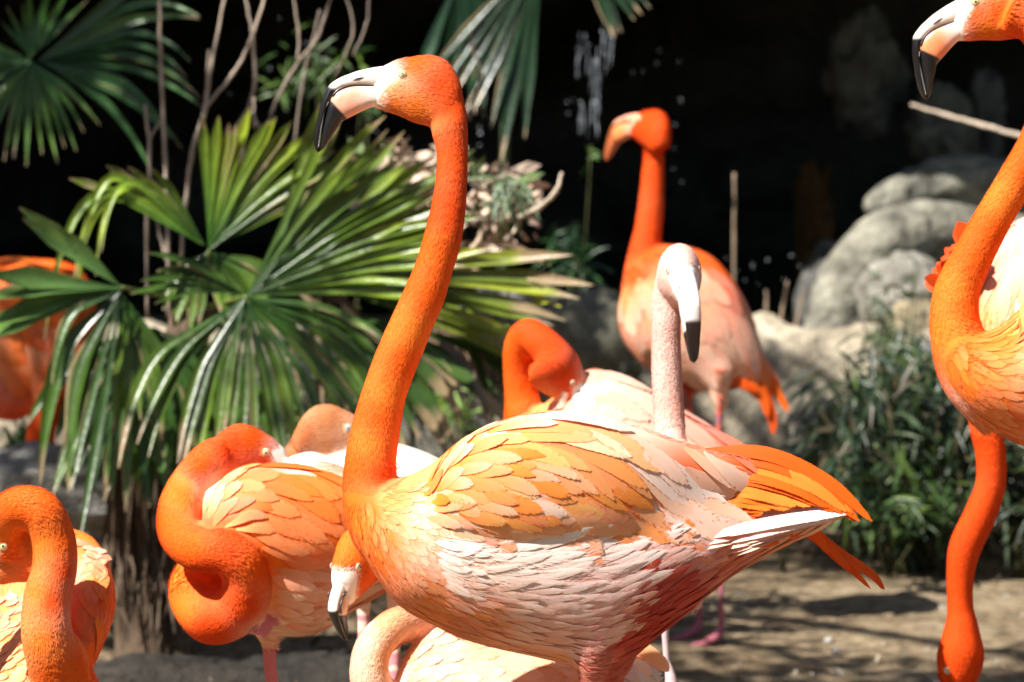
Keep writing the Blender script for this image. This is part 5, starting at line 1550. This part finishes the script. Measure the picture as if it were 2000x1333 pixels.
for pts, w, c0, c1 in [([(1440, 660, -.04), (1490, 730, -.04), (1520, 770, -.03), (1540, 805, -.03)], 17, OR, OR), ([(1430, 660, -.06), (1475, 740, -.06), (1505, 800, -.05), (1511, 850, -.05)], 20, OR, OD), ([(1410, 680, -.07), (1460, 745, -.07), (1490, 780, -.06), (1500, 815, -.06)], 20, OY, OD), ([(1450, 640, -.03), (1500, 720, -.03), (1525, 760, -.02)], 16, PP, OR), ([(1390, 690, -.08), (1440, 740, -.08), (1480, 765, -.07)], 20, OR, OD), ([(1420, 670, -.05), (1470, 735, -.05), (1495, 790, -.04), (1507, 832, -.04)], 15, OY, OD)]: b.plume(pts, w, c0, c1, .3)
b.fuzz(7000, .012, .003, .3, (0, 3), .35, .12)
b.fuzz(5000, .02, .0035, .15, (1,), .4, .1)

# ---------------- 9: right flamingo
b = Bird(5.35, 'orange flamingo at the right edge with curved neck and black drooping bill tip', (2060, 1300))
a = math.radians(22)
b.head(1905, 4, (-math.cos(a), -math.sin(a), 0), (-math.sin(a), math.cos(a), 0), off=0, low=(.88, .28, .12), comb=True)
b.tb([(1965, 25, 36, .0), (2015, 50, 35, .0), (2047, 110, 34, .0), (2050, 190, 34, 0), (2028, 270, 35, .0), (1985, 350, 36, .0), (1938, 430, 37, .0), (1898, 505, 40, .0), (1868, 575, 45, .0), (1868, 650, 52, .0), (1900, 730, 66, 0), (1970, 790, 80, .0)], 0, n=9, m=26)
b.ab([(1870, 640, 1830, 715, .045), (1905, 652, 1858, 770, .08), (1950, 640, 1900, 820, .105), (2010, 590, 1970, 860, .125), (2080, 545, 2050, 885, .14), (2180, 520, 2160, 890, .14), (2300, 540, 2280, 860, .12), (2430, 600, 2400, 800, .08), (2560, 680, 2550, 740, .02)], 1, m=40)
b.ab([(1990, 600, 1995, 700, .02, -.09), (2060, 545, 2060, 720, .04, -.12), (2180, 530, 2180, 730, .045, -.125), (2320, 570, 2310, 730, .035, -.1), (2450, 650, 2450, 730, .02, -.06)], 2)
for sg in (-1, 1):
    b.tb([(2190 + sg * 20, 850, 60, sg * .05), (2190 + sg * 20, 960, 24, sg * .05), (2190 + sg * 20, 1150, 11, sg * .05)], 8)
    b.tb([(2190 + sg * 20, 980, 14, sg * .05), (2190 + sg * 20, 1400, 16, sg * .05), (2190 + sg * 20, gy(5.35 + sg * .05) - 8, 10, sg * .05)], 9, m=10)
b.finish([(1890, 30, OR), (1920, 60, OY), (1950, 30, OR), (1990, 80, OD), (1865, 25, WH), (2000, 300, OR), (1960, 390, OY), (1930, 440, OR), (1900, 500, OR), (1860, 560, OY), (1850, 640, OY), (1890, 600, OR), (1880, 700, OR), (1930, 720, OD), (1870, 790, PP), (1960, 680, OY), (2000, 620, (.92, .45, .12)), (1960, 790, OY), (1990, 840, (.88, .25, .1)), (1990, 720, PE), (1920, 810, PE), (2040, 700, PA)], voxel=.0044, it=6)
AR = [(1870, 720, .6, .8, 36, 18, OR, OY), (1930, 690, .85, .4, 40, 20, OR, OY), (1990, 640, .9, .1, 50, 22, OY, PE), (1990, 720, .95, .1, 60, 24, OY, PA), (1920, 790, .85, .5, 40, 20, OR, PE), (1990, 820, .93, .25, 50, 22, OR, PE)]
b.lay([(1840, 700), (1880, 660), (1930, 655), (2000, 600), (2040, 600), (2040, 870), (1960, 862), (1890, 800)], [(*q[:4], q[4] * 1.4, q[5] * .8, *q[6:]) for q in AR], 0, seed=23, tries=5000, dens=(.3, .62), lift=.0012, jc=.05)
b.fuzz(24000, .009, .002, .36, (0, 3), .32, .13)
b.fuzz(7000, .014, .002, .18, (1,), .35, .1)

# ---------------- 10: flamingo behind it, head lowered
b = Bird(5.95, 'flamingo behind the right one lowering a deep orange neck straight to the ground', (2080, 1250))
b.noface = True
b.head(1848, 1312, (-.15, -.95, -.3), (-.95, .15, -.1), off=-.02, scale=1.0, skull=False, face=(.85, .5, .4), low=(.85, .3, .12))
b.tb([(1866, 1362, 16, -.01), (1870, 1330, 36, -.005), (1876, 1282, 46, .0), (1878, 1228, 34, .0), (1876, 1190, 26, .0), (1875, 1130, 27, .0), (1885, 1070, 32, .0), (1912, 1010, 32, .0), (1934, 950, 30, .0), (1935, 890, 30, .0), (1925, 830, 33, .0), (1935, 770, 50, .0), (1970, 700, 80, .05), (2010, 660, 90, .08)], 0, n=9, m=24)
b.ab([(1900, 740, 2000, 860, .06), (1890, 620, 2060, 850, .11), (1910, 520, 2120, 820, .14, .05), (1960, 445, 2180, 760, .14, .08), (2040, 425, 2230, 680, .12, .12), (2120, 440, 2260, 600, .08, .15), (2200, 470, 2270, 540, .03, .18)], 1, m=38)
for sg in (-1, 1):
    b.tb([(2080 + sg * 30, 800, 50, .05), (2080 + sg * 30, 900, 20, .05), (2080 + sg * 30, 1100, 10, .05)], 8)
    b.tb([(2080 + sg * 30, 920, 12, .05), (2080 + sg * 30, 1250, 14, .05), (2080 + sg * 30, gy(6) - 8, 9, .05)], 9, m=10)
b.finish([(1880, 1290, OD), (1880, 1150, OD), (1910, 1020, OD), (1935, 880, OD), (1900, 700, OR), (1930, 620, PE), (1960, 560, PA), (1990, 480, PA), (1950, 480, PP), (2000, 600, WH), (1880, 560, OR)], voxel=.005, it=6)
AR = [(1925, 600, -.1, -.95, 150, 24, PE, PP), (1960, 560, .1, -.97, 170, 28, PE, WH), (1990, 520, .2, -.97, 170, 30, PE, WH), (1930, 480, -.5, -.7, 80, 26, OR, PP)]
b.lay([(1895, 640), (1900, 520), (1950, 450), (2040, 425), (2040, 620), (1960, 660)], AR, 40, seed=25, tries=3000, dens=(.24, .6), lift=.0034)
for k in range(30):     # ruffled orange feathers at its shoulder
    t = k / 29.0
    x, y = 1822 + 66 * t + rng.normal(0, 6), 556 - 96 * t + rng.normal(0, 6)
    an = math.radians(200 - 75 * t + rng.normal(0, 14))
    L = rng.uniform(24, 42)
    sx, sy = 1895 + 20 * t, 580 - 70 * t
    b.plume([(sx, sy, -.02 + rng.normal(0, .015)), ((sx + x) / 2, (sy + y) / 2, -.05), (x + L * .5 * math.cos(an), y - L * .5 * math.sin(an), -.04 + rng.normal(0, .02))], rng.uniform(26, 38), (.8, .06, .002), (.82, .075, .003), rng.normal(0, .5), pointed=.7)
b.fuzz(16000, .0085, .0022, .3, (0, 3), .32, .12)
b.fuzz(5000, .016, .0024, .16, (1,), .35, .1)

# ---------------- 11: flamingo behind the palm at far left
b = Bird(8.5, 'flamingo partly hidden behind the palm leaves at the far left', (60, 1100))
b.ab([(190, 640, 110, 740, .04, -.04), (180, 560, 60, 810, .09, -.03), (140, 515, 0, 820, .12), (70, 505, -50, 770, .125), (0, 505, -110, 690, .12), (-70, 520, -160, 650, .08), (-130, 540, -190, 600, .03)], 1, m=32)
b.ab([(175, 590, 150, 680, .02, -.09), (158, 535, 80, 640, .04, -.11), (100, 520, 20, 640, .045, -.12), (30, 515, -40, 640, .04, -.12), (-60, 540, -100, 620, .02, -.1)], 2)
b.tb([(120, 640, 60, -.05), (125, 700, 50, -.07), (105, 760, 38, -.08), (85, 820, 30, -.08), (78, 870, 28, -.08)], 0)
b.tb([(80, 860, 28, -.08), (76, 900, 32, -.08), (72, 930, 26, -.08), (66, 960, 12, -.08)], 0)
for sg in (-1, 1):
    b.tb([(-70 + sg * 25, 660, 40, 0), (-70 + sg * 25, 770, 14, 0), (-70 + sg * 25, 850, 8, 0)], 8)
    b.tb([(-70 + sg * 25, 800, 8, 0), (-70 + sg * 25, 950, 10, 0), (-70 + sg * 25, gy(8.5) - 6, 7, 0)], 9, m=10)
b.finish([(20, 530, OR), (100, 530, OR), (140, 560, OD), (60, 600, PE), (0, 600, PE), (120, 640, OR), (60, 680, RP), (20, 720, RP), (100, 760, OD), (80, 860, OD), (160, 660, OR)], voxel=.007, it=5)  # pink red low on the body puts its shade into the colour
AR = [(10, 540, .9, .3, 90, 34, OR, OY), (100, 540, .5, .8, 70, 30, OR, OY), (60, 620, .6, .7, 90, 34, PP, OR), (140, 620, .3, .9, 90, 30, OR, OD)]
b.lay([(-30, 510), (80, 505), (170, 560), (175, 680), (100, 740), (-30, 700)], AR, 50, seed=27, tries=3000, dens=(.3, .6), lift=.004)
b.fuzz(5000, .013, .003, .3, (0, 1, 3), .35, .12)
